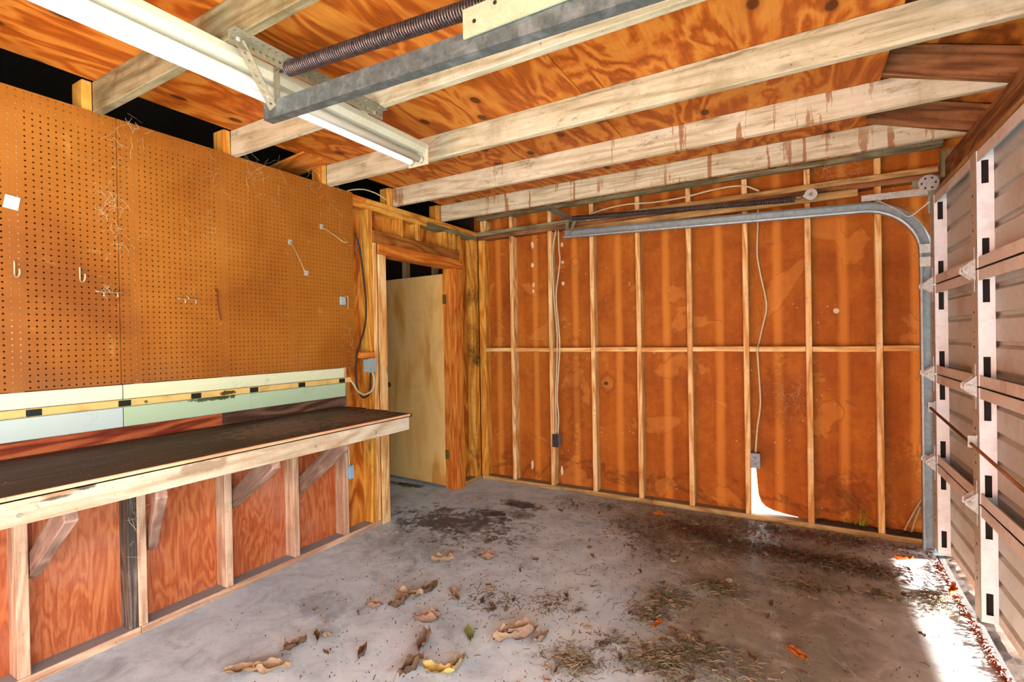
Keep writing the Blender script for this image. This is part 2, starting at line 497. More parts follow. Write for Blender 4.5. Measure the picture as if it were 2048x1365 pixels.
def fiberboard():
    s = NB('fiberboard')
    ps = s.pos()
    n1 = s.noise(ps, 2.4, 6, .6, .8)
    n2 = s.noise(ps, 120, 3, .7)
    n3 = s.noise(s.mapping(ps, (5, 1, .7)), 1.2, 4, .6, .3)
    n4 = s.noise(ps, 26, 6, .75, .3)
    col = s.ramp(s.math('ADD', s.math('MULTIPLY', n4, .28), s.math('ADD', s.math('MULTIPLY', n1, .42), s.math('MULTIPLY', n3, .3))),
                 [(.30, C(122, 58, 12)), (.47, C(166, 84, 18)), (.60, C(190, 106, 28)), (.74, C(206, 126, 44))])
    # paler upright bands, one in each bay
    sep = s.n('ShaderNodeSeparateXYZ', {0: ps})
    x, z = sep.outputs[0], sep.outputs[2]
    ph = s.math('FRACT', s.math('DIVIDE', s.math('SUBTRACT', x, -2.402 - .4064 * 20), .4064))
    wob = s.math('MULTIPLY', s.math('SUBTRACT', n3, .5), .10)
    d = s.math('ABSOLUTE', s.math('SUBTRACT', s.math('ADD', ph, wob), .56))
    col = s.mix(s.math('MULTIPLY', s.step(d, .10, .03), .65), col, C(226, 140, 52))
    # tide marks along the foot of the wall and round leaks
    tm = s.math('ADD', z, s.math('MULTIPLY', s.math('SUBTRACT', n1, .5), 1.1))
    t1 = s.math('ABSOLUTE', s.math('SUBTRACT', tm, .16))
    col = s.mix(s.math('MULTIPLY', s.step(t1, .05, .0), .55), col, C(84, 44, 14))
    iso = s.math('ABSOLUTE', s.math('SUBTRACT', s.noise(ps, 3.1, 3, .5, .6), .62))
    col = s.mix(s.math('MULTIPLY', s.step(iso, .012, .0), .45), col, C(92, 46, 12))
    col = s.mix(s.math('MULTIPLY', s.step(s.noise(ps, 3.1, 3, .5, .6), .60, .66), .35), col, C(224, 142, 60))
    vo = s.n('ShaderNodeTexVoronoi', {'Vector': s.mapping(ps, (26, 1, 26)), 'Scale': 1.0})
    rows = s.noise(s.mapping(ps, (1.2, 1, 5)), 1.6, 3)
    wk = s.math('MULTIPLY', s.step(vo.outputs['Distance'], .17, .1), s.step(rows, .60, .66))
    col = s.mix(s.math('MULTIPLY', wk, .8), col, C(228, 206, 170))
    col = s.marks(col, 'XZ', [(-1.474, .985, .085, .10, .55)], C(96, 52, 18), None, .6)
    col = s.marks(col, 'XZ', [(-1.474, .985, .065, .078, .9)], C(190, 110, 36), None, .6)
    col = s.marks(col, 'XZ', [(-1.49, .98, .025, .018, .9)], C(50, 34, 24), None, .9)
    col = s.marks(col, 'XZ', [(-2.196, 2.283, .018, .040, .9), (-2.199, 2.093, .018, .026, .9), (-2.192, 1.901, .014, .024, .9), (-2.194, 1.84, .012, .02, .9),
                              (-1.889, 2.249, .016, .022, .9), (-1.887, 2.088, .016, .018, .9), (-1.886, 1.894, .016, .02, .9), (-2.236, .177, .016, .045, .9), (-1.927, .156, .014, .05, .9), (.224, 1.551, .022, .022, .8)], C(236, 216, 178), None, .6)
    col = s.marks(col, 'XZ', [(.28, .25, .20, .16, .45), (.6, .35, .12, .3, .35), (-1.78, .9, .09, .5, .35), (-.14, .95, .13, .25, .3)], C(104, 46, 10), None, 1.5)
    return s.finish(col, .75, s.math('ADD', n2, n1), .15, .002)


def pegmat():
    s = NB('pegboard')
    ps = s.pos()
    n1 = s.noise(ps, 1.7, 5, .6, .4)
    n2 = s.noise(ps, 160, 3, .6)
    col = s.ramp(n1, [(.3, C(134, 72, 18)), (.5, C(158, 92, 25)), (.72, C(172, 106, 35))])
    sep = s.n('ShaderNodeSeparateXYZ', {0: ps})
    g = s.math('ADD', s.math('SUBTRACT', 1.32, sep.outputs[2]), s.math('MULTIPLY', s.math('SUBTRACT', s.noise(ps, 3.5, 5), .5), .5))
    col = s.mix(s.math('MULTIPLY', s.step(g, .0, .22), .5), col, C(120, 84, 56))
    d = s.noise(ps, 9, 7, .7, .5)
    col = s.mix(s.math('MULTIPLY', s.step(d, .62, .74), .35), col, C(222, 176, 96))
    return s.finish(col, .5, n2, .05, .001)


M = {}
M['concrete'] = concrete()
M['fiberboard'] = fiberboard()
M['peg'] = pegmat()
M['ceilply'] = ply_mat('ceiling_plywood', C(142, 66, 12), C(194, 100, 24), C(216, 138, 52), 'Y', 3.0, 46, .85, C(150, 62, 12), .35, 1.0, .38)
M['roofply'] = ply_mat('roof_sheathing', C(120, 60, 16), C(176, 96, 30), C(206, 130, 50), 'Y', 3.0, 30, .5)
M['benchply'] = ply_mat('backing_plywood', C(128, 50, 18), C(180, 88, 44), C(206, 122, 72), 'Z', 5.0, 60, .25, C(196, 140, 118), .35, 1.3, .2)
M['yellowply'] = ply_mat('doorside_plywood', C(150, 66, 14), C(206, 112, 30), C(228, 148, 60), 'Z', 3.4, 36, .4, C(120, 60, 20), .35)
M['leafply'] = ply_mat('door_leaf_veneer', C(214, 138, 62), C(242, 176, 92), C(250, 196, 120), 'Z', 4.5, 16, 0, C(190, 124, 60), .35, .6)
M['cream'] = paint_mat('cream_paint', C(228, 226, 196), C(150, 146, 110))
M['creamright'] = paint_mat('cream_green_paint', C(222, 226, 186), C(150, 150, 110))
M['mint'] = paint_mat('mint_paint', C(186, 210, 172), C(110, 130, 90), wear=C(60, 72, 36), wamt=.4)
M['paleblue'] = paint_mat('pale_mint_paint', C(198, 214, 206), C(120, 136, 124))
M['yellow'] = flat_mat('yellow_enamel', C(238, 204, 128), C(228, 190, 112), .4, 0, C(150, 110, 50), .4, 9)
M['outlet'] = flat_mat('dark_green_bakelite', C(36, 50, 44), C(24, 34, 30), .35)
M['black'] = flat_mat('black_plastic', C(22, 20, 20), C(12, 12, 12), .5)
M['steel'] = flat_mat('galvanised_steel', C(106, 116, 114), C(78, 88, 88), .42, .5, C(160, 170, 170), .5, 14, 40)
M['steelold'] = flat_mat('dusty_steel', C(150, 150, 136), C(124, 122, 104), .5, .35, C(96, 92, 66), .5, 12, 30)
M['angle'] = flat_mat('grey_painted_angle', C(146, 140, 116), C(126, 118, 94), .55, .1, C(92, 84, 58), .5, 12)
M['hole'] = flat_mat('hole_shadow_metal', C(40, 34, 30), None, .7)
M['spring'] = flat_mat('rusty_spring_steel', C(112, 100, 98), C(66, 56, 58), .36, .7, C(140, 92, 62), .35, 30)
M['greyspring'] = flat_mat('grey_spring_steel', C(104, 102, 104), C(74, 72, 76), .38, .7, C(120, 90, 60), .3, 30)
M['doorskin'] = flat_mat('door_skin_primer', C(206, 204, 194), C(196, 192, 180), .55, 0, C(168, 130, 90), .5, 4, 40)
M['stile'] = flat_mat('lit_stile_paint', C(250, 251, 252), C(242, 243, 244), .5, 0, C(170, 160, 146), .25, 9, 40)  # bright light on the web is put into this white
M['flange'] = flat_mat('dim_flange_paint', C(196, 182, 160), C(180, 164, 142), .55, 0, C(140, 120, 96), .4, 8, 40)  # same channel as the web, its duller light put into the colour
M['rail'] = flat_mat('rail_paint', C(226, 216, 204), C(216, 204, 190), .55, 0, C(176, 124, 84), .45, 5, 40)
M['white'] = flat_mat('white_enamel', C(204, 200, 176), C(194, 188, 160), .4, 0, C(176, 162, 110), .25, 9)
M['zinc'] = flat_mat('zinc_hinge', C(214, 212, 204), C(180, 178, 170), .4, .4, C(130, 116, 96), .4, 30)
M['cable'] = flat_mat('white_cable_jacket', C(226, 206, 168), C(212, 188, 146), .5)
M['darkcable'] = flat_mat('black_cable_jacket', C(56, 44, 36), C(38, 30, 26), .55)
M['greybox'] = flat_mat('grey_steel_box', C(150, 152, 158), C(124, 126, 132), .45, .3, C(90, 84, 80), .3, 20)
M['bluebox'] = flat_mat('pale_blue_box', C(152, 188, 214), C(136, 172, 200), .45)
M['palebox'] = flat_mat('pale_grey_box', C(168, 186, 186), C(150, 166, 166), .5, .1, C(120, 128, 124), .4, 25)
M['brass'] = flat_mat('brass_hinge', C(150, 136, 64), C(122, 108, 48), .4, .6)
M['wire'] = flat_mat('bright_wire', C(206, 190, 150), C(180, 160, 116), .35, .5)
M['rustwire'] = flat_mat('rusty_wire', C(110, 44, 22), C(84, 32, 18), .7)
M['paper'] = flat_mat('white_tag', C(240, 234, 226), C(230, 222, 214), .7)
M['seal'] = flat_mat('grey_seal_strip', C(96, 93, 90), C(76, 73, 70), .6, 0, C(70, 58, 46), .5, 12)
M['stick'] = flat_mat('bleached_stick', C(206, 178, 140), C(180, 150, 112), .7)
M['grass'] = flat_mat('green_grass', C(150, 158, 44), C(116, 128, 30), .6)
M['ground'] = flat_mat('driveway', C(196, 192, 184), C(176, 172, 164), .8, 0, C(150, 146, 136), .4, 1.2, 30)
M['siding'] = flat_mat('outside_siding', C(196, 190, 178), C(186, 180, 168), .7)
M['roofing'] = flat_mat('roof_shingle', C(80, 76, 72), C(60, 58, 56), .9)
M['darkwall'] = flat_mat('unlit_room_board', C(66, 44, 28), C(50, 32, 20), .8)  # dark brown base carries the gloom of unlit spaces in its colour
M['web'] = flat_mat('cobweb', C(232, 214, 176), C(214, 196, 156), .8)
M['soil'] = flat_mat('dark_soil', C(70, 50, 36), C(48, 34, 26), .9, 0, C(100, 70, 44), .5, 30, 90, .4)
LEAVES = [flat_mat('leaf_' + n, a, b, .75, 0, c, .5, 40, 120) for n, a, b, c in (
    ('tan', C(180, 154, 120), C(150, 122, 92), C(104, 78, 54)),
    ('brown', C(128, 98, 72), C(100, 72, 52), C(68, 48, 36)),
    ('pinkish', C(164, 134, 112), C(136, 106, 86), C(92, 68, 54)),
    ('orange', C(206, 112, 38), C(176, 84, 26), C(120, 56, 24)),
    ('green', C(152, 158, 104), C(124, 132, 78), C(100, 96, 60)),
    ('yellow', C(212, 186, 112), C(192, 160, 88), C(150, 112, 60)))]
NEEDLES = [flat_mat('needle_' + n, a, b, .75) for n, a, b in (
    ('dark', C(84, 60, 42), C(60, 42, 32)), ('straw', C(170, 150, 118), C(136, 114, 84)), ('olive', C(98, 92, 64), C(70, 64, 44)), ('rust', C(128, 64, 36), C(100, 48, 28)))]

XL, YB = -2.764, 4.124        # stud faces of the left and back walls
XS, YS = -2.853, 4.213        # sheathing faces behind them
XE, YR = -6.2, -2.9           # far side of the next room, rear of the garage
RIDGE, SL = -2.63, .33


def roof_z(x):
    return 2.60 + SL * (.826 - x) if x > RIDGE else 2.60 + SL * (.826 - RIDGE) - SL * (RIDGE - x)


# ------------------------------------------------------------------ outside ground, slab, roof
tag(box('ground', -30, 40, -30, 40, -.30, -.08, M['ground'], None, 0), 'pale concrete driveway outside the garage', 'ground', kind='structure')
tag(box('floor', XE - .1, .93, YR - .1, YS + .03, -.28, 0, M['concrete'], None, 0), 'stained grey concrete slab floor of the garage', 'floor', kind='structure')

ceiling = empty('ceiling', (-1.2, 2.0, 2.45), 'bare joists under orange plywood ceiling sheets', 'ceiling', kind='structure')
SHEETS = [(-2.75, -2.132), (-2.128, -.912), (-.908, .345)]
for a, b in SHEETS:
    for y0, y1 in ((YR + .01, -.752), (-.748, 1.684), (1.688, 4.085)):
        box('plywood_sheet', a, b, y0, y1, 2.592, 2.604, M['ceilply'], ceiling, .001)
beam('plywood_scrap', (-3.02, 2.165, 2.56), (-2.68, 2.165, 2.588), .22, .012, WOOD('casing', 'X'), ceiling)
JY = [3.54, 2.935, 2.302, 1.645, 1.013, .38, -.25, -.88, -1.51, -2.14]
JK = ['joistdrip', 'joistdrip', 'joist', 'joist', 'joistgrey'] + ['joist'] * 5
for y, k in zip(JY, JK):
    j = lumber('ceiling_joist', XL, .82, y, y + .038, 2.452, 2.592, k, ceiling)
    lb = lumber('lap_block', XL - .10, XL + .002, y - .039, y - .001, 2.452, 2.590, 'studyellow', ceiling)
lumber('gable_joist', XS + .1, .8, 4.088, 4.124, 2.560, 2.70, 'joistgrey', ceiling)
for y in JY:
    if y < -1: continue
    # rafters run down to the door wall on the near side of each joist
    p0 = Vector((.95, y - .020, 2.443 + SL * (.826 - .95) + .0735)); p1 = Vector((RIDGE + .05, y - .020, 2.443 + SL * (.826 - RIDGE - .05) + .0735))
    beam('rafter', p0, p1, .037, .139, WOOD('brown', 'X'), ceiling)
for k in range(3):
    ya, yb_ = [(-3.8, -.9), (-.898, 1.9), (1.902, 4.55)][k]
    for xa, xb in ((1.35, -.05), (-.054, -1.4), (-1.404, RIDGE)):
        zc = lambda x: 2.597 + SL * (.826 - x)
        v = [(xa, ya, zc(xa)), (xb, ya, zc(xb)), (xb, yb_, zc(xb)), (xa, yb_, zc(xa))]
        v += [(x, y, z + .014) for x, y, z in v]
        solid('roof_sheathing', v, BOXF, M['roofply'], ceiling)
# shingles outside, both slopes
for nm, xa, xb in (('east', 1.4, RIDGE), ('west', -6.7, RIDGE)):
    v = [(xa, -3.9, roof_z(xa) + .02), (xb, -3.9, roof_z(xb) + .02), (xb, 4.7, roof_z(xb) + .02), (xa, 4.7, roof_z(xa) + .02)]
    v += [(x, y, z + .03) for x, y, z in v]
    solid('roof_cover', v, BOXF, M['roofing'], ceiling)

# ------------------------------------------------------------------ back wall
wall_back = empty('wall_back', (-1.0, YB, 0), 'open stud wall with orange fiberboard between the studs', 'wall', kind='structure')
# sheathing panel: upright board with a broken lower corner in one bay
def panel(name, x0, x1, z0, top, notch=None, mat=None, y0=YS, t=.012):
    out = [(x0, z0)]
    if notch: out += notch
    out += [(x1, z0), (x1, top(x1)), (x0, top(x0))]
    n = len(out)
    v = [(x, y0, z) for x, z in out] + [(x, y0 + t, z) for x, z in out]
    f = [tuple(range(n)), tuple(range(2 * n - 1, n - 1, -1))] + [(i, i + n, (i + 1) % n + n, (i + 1) % n) for i in range(n)]
    return solid(name, v, f, mat or M['fiberboard'], wall_back)
X0 = -2.4022
st = [X0 + .4064 * k for k in range(8)]
gt = lambda x: roof_z(x) + (.026 if x <= RIDGE else -.004)
panel('fiberboard_panel', XL - .1, RIDGE - .001, 0, gt)
panel('fiberboard_panel', RIDGE, st[3] + .018, 0, gt)
panel('fiberboard_panel', st[3] + .020, st[5] + .018, 0, gt)
nt = [(-.338, .0), (-.3375, .395), (-.318, .40), (-.302, .36), (-.296, .26), (-.288, .17), (-.27, .115), (-.24, .085), (-.19, .064), (-.12, .050), (-.04, .040), (.02, .030), (.03, .0)]
panel('fiberboard_panel', st[5] + .020, st[6] + .018, 0, gt, nt)
panel('fiberboard_panel', st[6] + .020, .95, 0, gt)
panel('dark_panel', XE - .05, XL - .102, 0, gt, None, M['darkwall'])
for x in st:
    lumber('stud', x, x + .038, YB, YB + .089, .038, 2.371, 'stud', wall_back)
    lumber('cripple_stud', x, x + .038, YB + .002, YB + .089, 2.452, 2.562, 'stud', wall_back)
lumber('stud', .79, .828, YB, YB + .089, .038, 2.371, 'stud', wall_back)
lumber('corner_stud', XL + .002, XL + .075, YB + .004, YB + .089, .038, 2.371, 'studyellow', wall_back)
lumber('cripple_stud', XL + .03, XL + .1, YB + .002, YB + .089, 2.452, 2.562, 'stud', wall_back)
for k in range(7):
    dz = random.uniform(-.004, .004)
    lumber('fire_block', st[k] + .039, st[k + 1] - .001, YB + .002, YB + .089, 1.265 + dz, 1.303 + dz, 'stud', wall_back)
lumber('fire_block', st[7] + .039, .789, YB + .002, YB + .089, 1.265, 1.303, 'stud', wall_back)
lumber('fire_block', XL + .076, st[0] - .001, YB + .002, YB + .089, 1.268, 1.303, 'stud', wall_back)
lumber('bottom_plate', XL + .01, st[3] + .10, YB - .002, YB + .089, 0, .038, 'plate', wall_back)
lumber('bottom_plate', st[3] + .102, .80, YB - .002, YB + .089, 0, .038, 'plate', wall_back)
lumber('top_plate', XL + .003, .80, YB, YB + .089, 2.372, 2.410, 'brown', wall_back)
lumber('top_plate', XL - .08, -1.62, YB - .002, YB + .089, 2.412, 2.452, 'joistgrey', wall_back)
lumber('top_plate', -1.616, .80, YB - .002, YB + .089, 2.412, 2.452, 'plate', wall_back)
lumber('ledger', -1.80, .35, YB - .04, YB - .002, 2.318, 2.368, 'plate', wall_back)
for k in range(1, 8):
    x = X0 - .55 - .4064 * k
    lumber('stud', x, x + .038, YB, YB + .089, .038, 2.371, 'stud', wall_back)
box('outside_siding', XE - .05, .95, YS + .014, YS + .03, .42, 2.40, M['siding'], wall_back, 0)

# ------------------------------------------------------------------ left wall (partition with the bench)
wall_left = empty('wall_left', (XL, 1.5, 0), 'partition wall of bare studs over plywood behind the bench', 'wall', kind='structure')
def ysheet(name, y0, y1, z0, z1, mat):
    return box(name, XS - .012, XS, y0, y1, z0, z1, mat, wall_left, .001)
ysheet('plywood_sheet', YR, -.102, 0, 2.371, M['benchply'])
ysheet('plywood_sheet', -.098, 1.148, 0, 2.371, M['benchply'])
ysheet('plywood_sheet', 1.152, 2.46, 0, 2.371, M['benchply'])
ysheet('plywood_sheet', 2.462, 2.80, 0, 2.371, M['yellowply'])
ysheet('plywood_sheet', 2.802, 3.75, 2.14, 2.371, M['yellowply'])
ysheet('plywood_sheet', 3.752, YB - .001, 0, 2.371, M['yellowply'])
for y0, w, k in ((.722, .042, 'benchstud'), (1.153, .038, 'benchstud'), (1.572, .042, 'benchstud'), (2.003, .040, 'benchstud'), (2.400, .042, 'benchstud'),
                 (.31, .038, 'benchstud'), (-.10, .038, 'benchstud'), (-.51, .038, 'benchstud'), (-.92, .038, 'benchstud'), (-1.33, .038, 'benchstud'), (-1.75, .038, 'stud'), (-2.4, .038, 'stud')):
    lumber('stud', XS, XL, y0, y0 + w, .038, 2.371, k, wall_left)
lumber('weathered_stud', XS, XL - .004, 1.114, 1.152, .038, 2.371, 'oldstud', wall_left)
lumber('king_stud', XS, XL, 2.664, 2.712, .038, 2.371, 'studyellow', wall_left)
lumber('jack_stud', XS, XL, 2.714, 2.752, .038, 2.136, 'stud', wall_left)
lumber('jack_stud', XS, XL, 3.735, 3.80, .038, 2.136, 'studyellow', wall_left)
lumber('king_stud', XS, XL, 3.802, 3.838, .038, 2.371, 'studyellow', wall_left)
lumber('corner_stud', XS, XL - .002, 4.038, 4.122, .038, 2.371, 'barkstud', wall_left)
for y0 in (3.015, 3.222, 3.595, 3.66, 3.72):
    lumber('cripple_stud', XS, XL, y0, y0 + .038, 2.226, 2.371, 'studyellow', wall_left)
lumber('door_header', XS, XL + .008, 2.714, 3.800, 2.138, 2.226, 'headerbrown', wall_left)
lumber('bottom_plate', XS - .011, XL + .002, YR, 1.16, 0, .038, 'benchstud', wall_left)
lumber('bottom_plate', XS - .011, XL + .002, 1.162, 2.754, 0, .038, 'benchstud', wall_left)
lumber('bottom_plate', XS - .011, XL + .002, 3.84, YB - .003, 0, .038, 'plate', wall_left)
lumber('top_plate', XS - .011, XL, YR, 3.35, 2.371, 2.411, 'studyellow', wall_left)
lumber('top_plate', XS - .011, XL, 3.352, YB - .003, 2.371, 2.411, 'joistgrey', wall_left)
lumber('top_plate', XS - .011, XL - .001, YR, 2.66, 2.412, 2.452, 'casing', wall_left)
lumber('top_plate', XS - .011, XL - .001, 2.662, YB - .003, 2.412, 2.452, 'studyellow', wall_left)

# ------------------------------------------------------------------ interior door
door_1 = empty('door_1', (XL, 3.27, 0), 'plain veneer door standing open into the dark next room', 'door', kind='structure')
lumber('casing', XL, XL + .016, 2.754, 2.832, .0, 2.05, 'stud', door_1)
lumber('casing', XL, XL + .016, 3.712, 3.832, .0, 2.05, 'casing', door_1)
lumber('casing', XL, XL + .018, 2.754, 3.836, 2.052, 2.136, 'casing', door_1)
lumber('jamb', XS - .03, XL, 2.802, 2.828, 0, 2.05, 'casing', door_1)
lumber('jamb', XS - .03, XL, 3.703, 3.734, 0, 2.05, 'casing', door_1)
lumber('jamb', XS - .03, XL, 2.802, 3.734, 2.052, 2.082, 'casing', door_1)
lumber('door_stop', XS + .02, XL - .03, 3.690, 3.702, 0, 2.05, 'casing', door_1)
hx, hy = XS - .035, 3.700
ang = math.atan2(.06, -.80)
lm = Matrix.Translation((hx, hy, .022)) @ Matrix.Rotation(ang, 4, 'Z')
leafm = boxmesh('leaf', .80, .035, 1.985, .002)
leaf = place('leaf', leafm, M['leafply'], door_1, lm @ Matrix.Translation((.40, -.018, .9925)))
for z in (1.77, .32):
    hb = empty
    v, f = tubegeo([(hx + .004, hy + .012, z - .045), (hx + .004, hy + .012, z + .045)], .007, 8)
    h = solid('hinge', v + boxverts(hx + .004, hx + .045, hy - .0005, hy + .0015, z - .044, z + .044) + boxverts(hx - .034, hx + .004, hy + .004, hy + .019, z - .044, z + .044),
              f + [tuple(i + 16 for i in q) for q in BOXF] + [tuple(i + 24 for i in q) for q in BOXF], M['brass'], leaf)
kh = lm @ Matrix.Translation((.745, .0005, .92))
v, f = tubegeo([(0, -.004, 0), (0, .0012, 0)], .026, 14)
place('knob_bore', mesh('knob_bore', v, f), flat_mat('bore_shade', C(96, 70, 34), C(70, 50, 24), .8), leaf, kh)  # brown disc on the face stands in for the shaded hole

# ------------------------------------------------------------------ right wall and the next bay (open, lets the daylight in)
wall_right = empty('wall_right', (.85, 0, 0), 'door wall with timber header over the overhead door', 'wall', kind='structure')
lumber('door_jamb', .80, .92, 3.99, YS - .002, 0, 2.30, 'brown', wall_right)
lumber('header', .775, .86, .70, YB - .006, 2.292, 2.442, 'brown', wall_right)
lumber('head_trim', .745, .80, .98, 3.985, 2.222, 2.288, 'plate', wall_right)
lumber('corner_block', .757, .846, 3.948, 3.988, 2.335, 2.50, 'joistgrey', wall_right)
lumber('bay_post', .78, .92, .72, 1.18, 0, 2.29, 'stud', wall_right)
lumber('eave_light_block', .925, .95, YR, YS, 2.24, 2.60, 'dark', wall_right)  # dark board added to block daylight at the open eave
lumber('header', .775, .86, YR, .698, 2.292, 2.442, 'plate', wall_right)
box('wall_board', .80, .93, YR, -2.2, 0, 2.29, M['siding'], wall_right, 0)
wall_rear = empty('wall_rear', (-2.6, YR, 0), 'rear wall of the garage with an opening added for daylight', 'wall', kind='structure')
box('rear_board', XE - .05, -1.2, YR - .04, YR, 0, 2.44, M['fiberboard'], wall_rear, 0)  # open middle of this wall is added to let in fill daylight
box('rear_board', .45, .93, YR - .04, YR, 0, 2.44, M['fiberboard'], wall_rear, 0)
lumber('header', -1.2, .45, YR - .04, YR + .04, 2.25, 2.44, 'plate', wall_rear)
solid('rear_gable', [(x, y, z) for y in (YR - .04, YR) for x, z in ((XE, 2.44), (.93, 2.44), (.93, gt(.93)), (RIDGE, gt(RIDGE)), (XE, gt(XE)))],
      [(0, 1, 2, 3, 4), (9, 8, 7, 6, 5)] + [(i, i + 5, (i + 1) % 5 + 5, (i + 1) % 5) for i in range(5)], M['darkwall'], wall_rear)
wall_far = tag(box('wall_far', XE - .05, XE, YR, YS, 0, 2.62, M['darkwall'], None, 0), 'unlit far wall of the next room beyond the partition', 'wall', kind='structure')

# ------------------------------------------------------------------ overhead door
door_2 = empty('door_2', (.74, 2.6, 0), 'closed sectional steel overhead door seen from inside', 'garage door', kind='structure')
Y0D, Y1D = 1.24, 3.955
SH = .5405
STY = [3.865, 3.035, 2.20, 1.245]
for k in range(4):
    z0 = .056 + SH * k; z1 = z0 + SH - .003
    prof = [(.766, z0)]
    for fr in (.13, .375, .62, .865):
        zc = z0 + (z1 - z0) * fr
        prof += [(.766, zc - .026), (.785, zc - .010), (.785, zc + .006), (.766, zc + .008)]
    prof.append((.766, z1))
    n = len(prof)
    v = [(x, Y0D, z) for x, z in prof] + [(x, Y1D, z) for x, z in prof]
    v += [(x + .002, Y0D, z) for x, z in prof] + [(x + .002, Y1D, z) for x, z in prof]
    f = [(i, i + n, i + n + 1, i + 1) for i in range(n - 1)] + [(2 * n + i, 2 * n + i + 1, 3 * n + i + 1, 3 * n + i) for i in range(n - 1)]
    f += [(0, 2 * n, 3 * n, n), (n - 1, 2 * n - 1, 4 * n - 1, 3 * n - 1)]
    sec = solid('section', v, f, M['doorskin'], door_2)
    # top and bottom rails of the section
    for ra, rb in ((z0, z0 + .052), (z1 - .052, z1)):
        if k == 0 and ra == z0: continue
        multibox('rail', [(.708, .712, Y0D + .09, Y1D - .09, ra, rb), (.708, .766, Y0D + .09, Y1D - .09, (ra if ra == z0 else rb - .003), (ra + .003 if ra == z0 else rb))], M['rail'], sec)
    for i, ys in enumerate(STY):
        za, zb = z0 + .002, z1 - .002
        w = .088
        # web faces the camera, with two long slots; flange faces into the room
        xa, xb, s0, s1 = .7035, .765, .722, .747
        sl = [(za + .035, za + .135), (zb - .150, zb - .045)]
        cuts = [za] + [q for s_ in sl for q in s_] + [zb]
        bx_ = [(xa, s0, ys, ys + .002, za, zb), (s1, xb, ys, ys + .002, za, zb)]
        for a, b in ((cuts[0], cuts[1]), (cuts[2], cuts[3]), (cuts[4], cuts[5])):
            bx_.append((s0, s1, ys, ys + .002, a, b))
        stl = multibox('stile_web', bx_, M['stile'], sec)
        box('stile_flange', xa - .0005, xa + .0015, ys, ys + w, za, zb, M['flange'], sec, 0)
        box('slot_shade_plate', xa + .002, xb, ys + .02, ys + .022, za, zb, M['hole'], sec, 0)  # dark plate added as the shade inside the hollow stile
        hv, hf = [], []
        for zz, rr in ((.18, .007), (.215, .004), (.25, .004), (.34, .007)):
            a_, b_ = tubegeo([(xa - .0012, ys + .05, za + zz), (xa + .001, ys + .05, za + zz)], rr, 8)
            hf += [tuple(q + len(hv) for q in ff) for ff in b_]; hv += a_
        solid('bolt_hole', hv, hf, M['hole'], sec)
for k in range(1, 4):
    zj = .056 + SH * k - .0015
    for i, ys in enumerate(STY):
        yc = ys + .045
        x = .7015
        v = [(x, yc - .03, zj - .085), (x, yc + .03, zj - .085), (x, yc + .03, zj + .085), (x, yc - .03, zj + .085)]
        v = boxverts(x - .003, x, yc - .020, yc + .022, zj - .105, zj - .012) + boxverts(x - .003, x, yc - .020, yc + .022, zj + .012, zj + .105)
        f = [q for q in BOXF] + [tuple(j + 8 for j in q) for q in BOXF]
        # two ears carrying the pin
        for ye in (yc - .032, yc + .026):
            b0 = len(v)
            tri = [(x, zj - .050), (x - .045, zj - .012), (x - .045, zj + .012), (x, zj + .050)]
            v += [(a, ye, b) for a, b in tri] + [(a, ye + .004, b) for a, b in tri]
            f += [(b0, b0 + 1, b0 + 2, b0 + 3), (b0 + 7, b0 + 6, b0 + 5, b0 + 4)] + [(b0 + j, b0 + 4 + j, b0 + 4 + (j + 1) % 4, b0 + (j + 1) % 4) for j in range(4)]
        a_, b_ = tubegeo([(x - .030, yc - .045, zj), (x - .030, yc + (.19 if i == 0 else .045), zj)], .009, 10)
        f += [tuple(q + len(v) for q in ff) for ff in b_]; v += a_
        if i == 0:
            a_, b_ = tubegeo([(x - .030, yc + .085, zj), (x - .030, yc + .115, zj)], .022, 14)
            f += [tuple(q + len(v) for q in ff) for ff in b_]; v += a_
        solid('hinge', v, f, M['zinc'], door_2)
cyl('lock_rod', (.683, 3.94, .930), (.683, 2.0, .792), .007, WOOD('brown', 'Y'), door_2, 8)
multibox('rod_guide', [(.672, .702, 3.068, 3.072, .850, .905), (.699, .703, 3.06, 3.115, .845, .91)], M['zinc'], door_2)
multibox('rod_guide', [(.672, .702, 3.895, 3.899, .90, .96), (.699, .703, 3.88, 3.93, .89, .97)], M['zinc'], door_2)
v, f = [], []
pp = spline([(.735, 3.96, .014), (.722, 3.55, .012), (.716, 3.30, .016), (.724, 3.18, .008), (.712, 2.9, .014), (.706, 2.4, .012), (.72, 1.6, .012), (.73, 1.25, .012)], 8)
for p in pp:
    v += [(p.x - .022, p.y, .001), (p.x + .012, p.y, .001), (p.x + .012, p.y, p.z * .5 + .002), (p.x - .016, p.y, p.z * .5)]
for i in range(len(pp) - 1):
    f += [(4 * i + a, 4 * i + (a + 1) % 4, 4 * i + 4 + (a + 1) % 4, 4 * i + 4 + a) for a in range(4)]
f += [(3, 2, 1, 0), tuple(4 * (len(pp) - 1) + a for a in range(4))]
solid('bottom_seal', v, f, M['seal'], door_2)

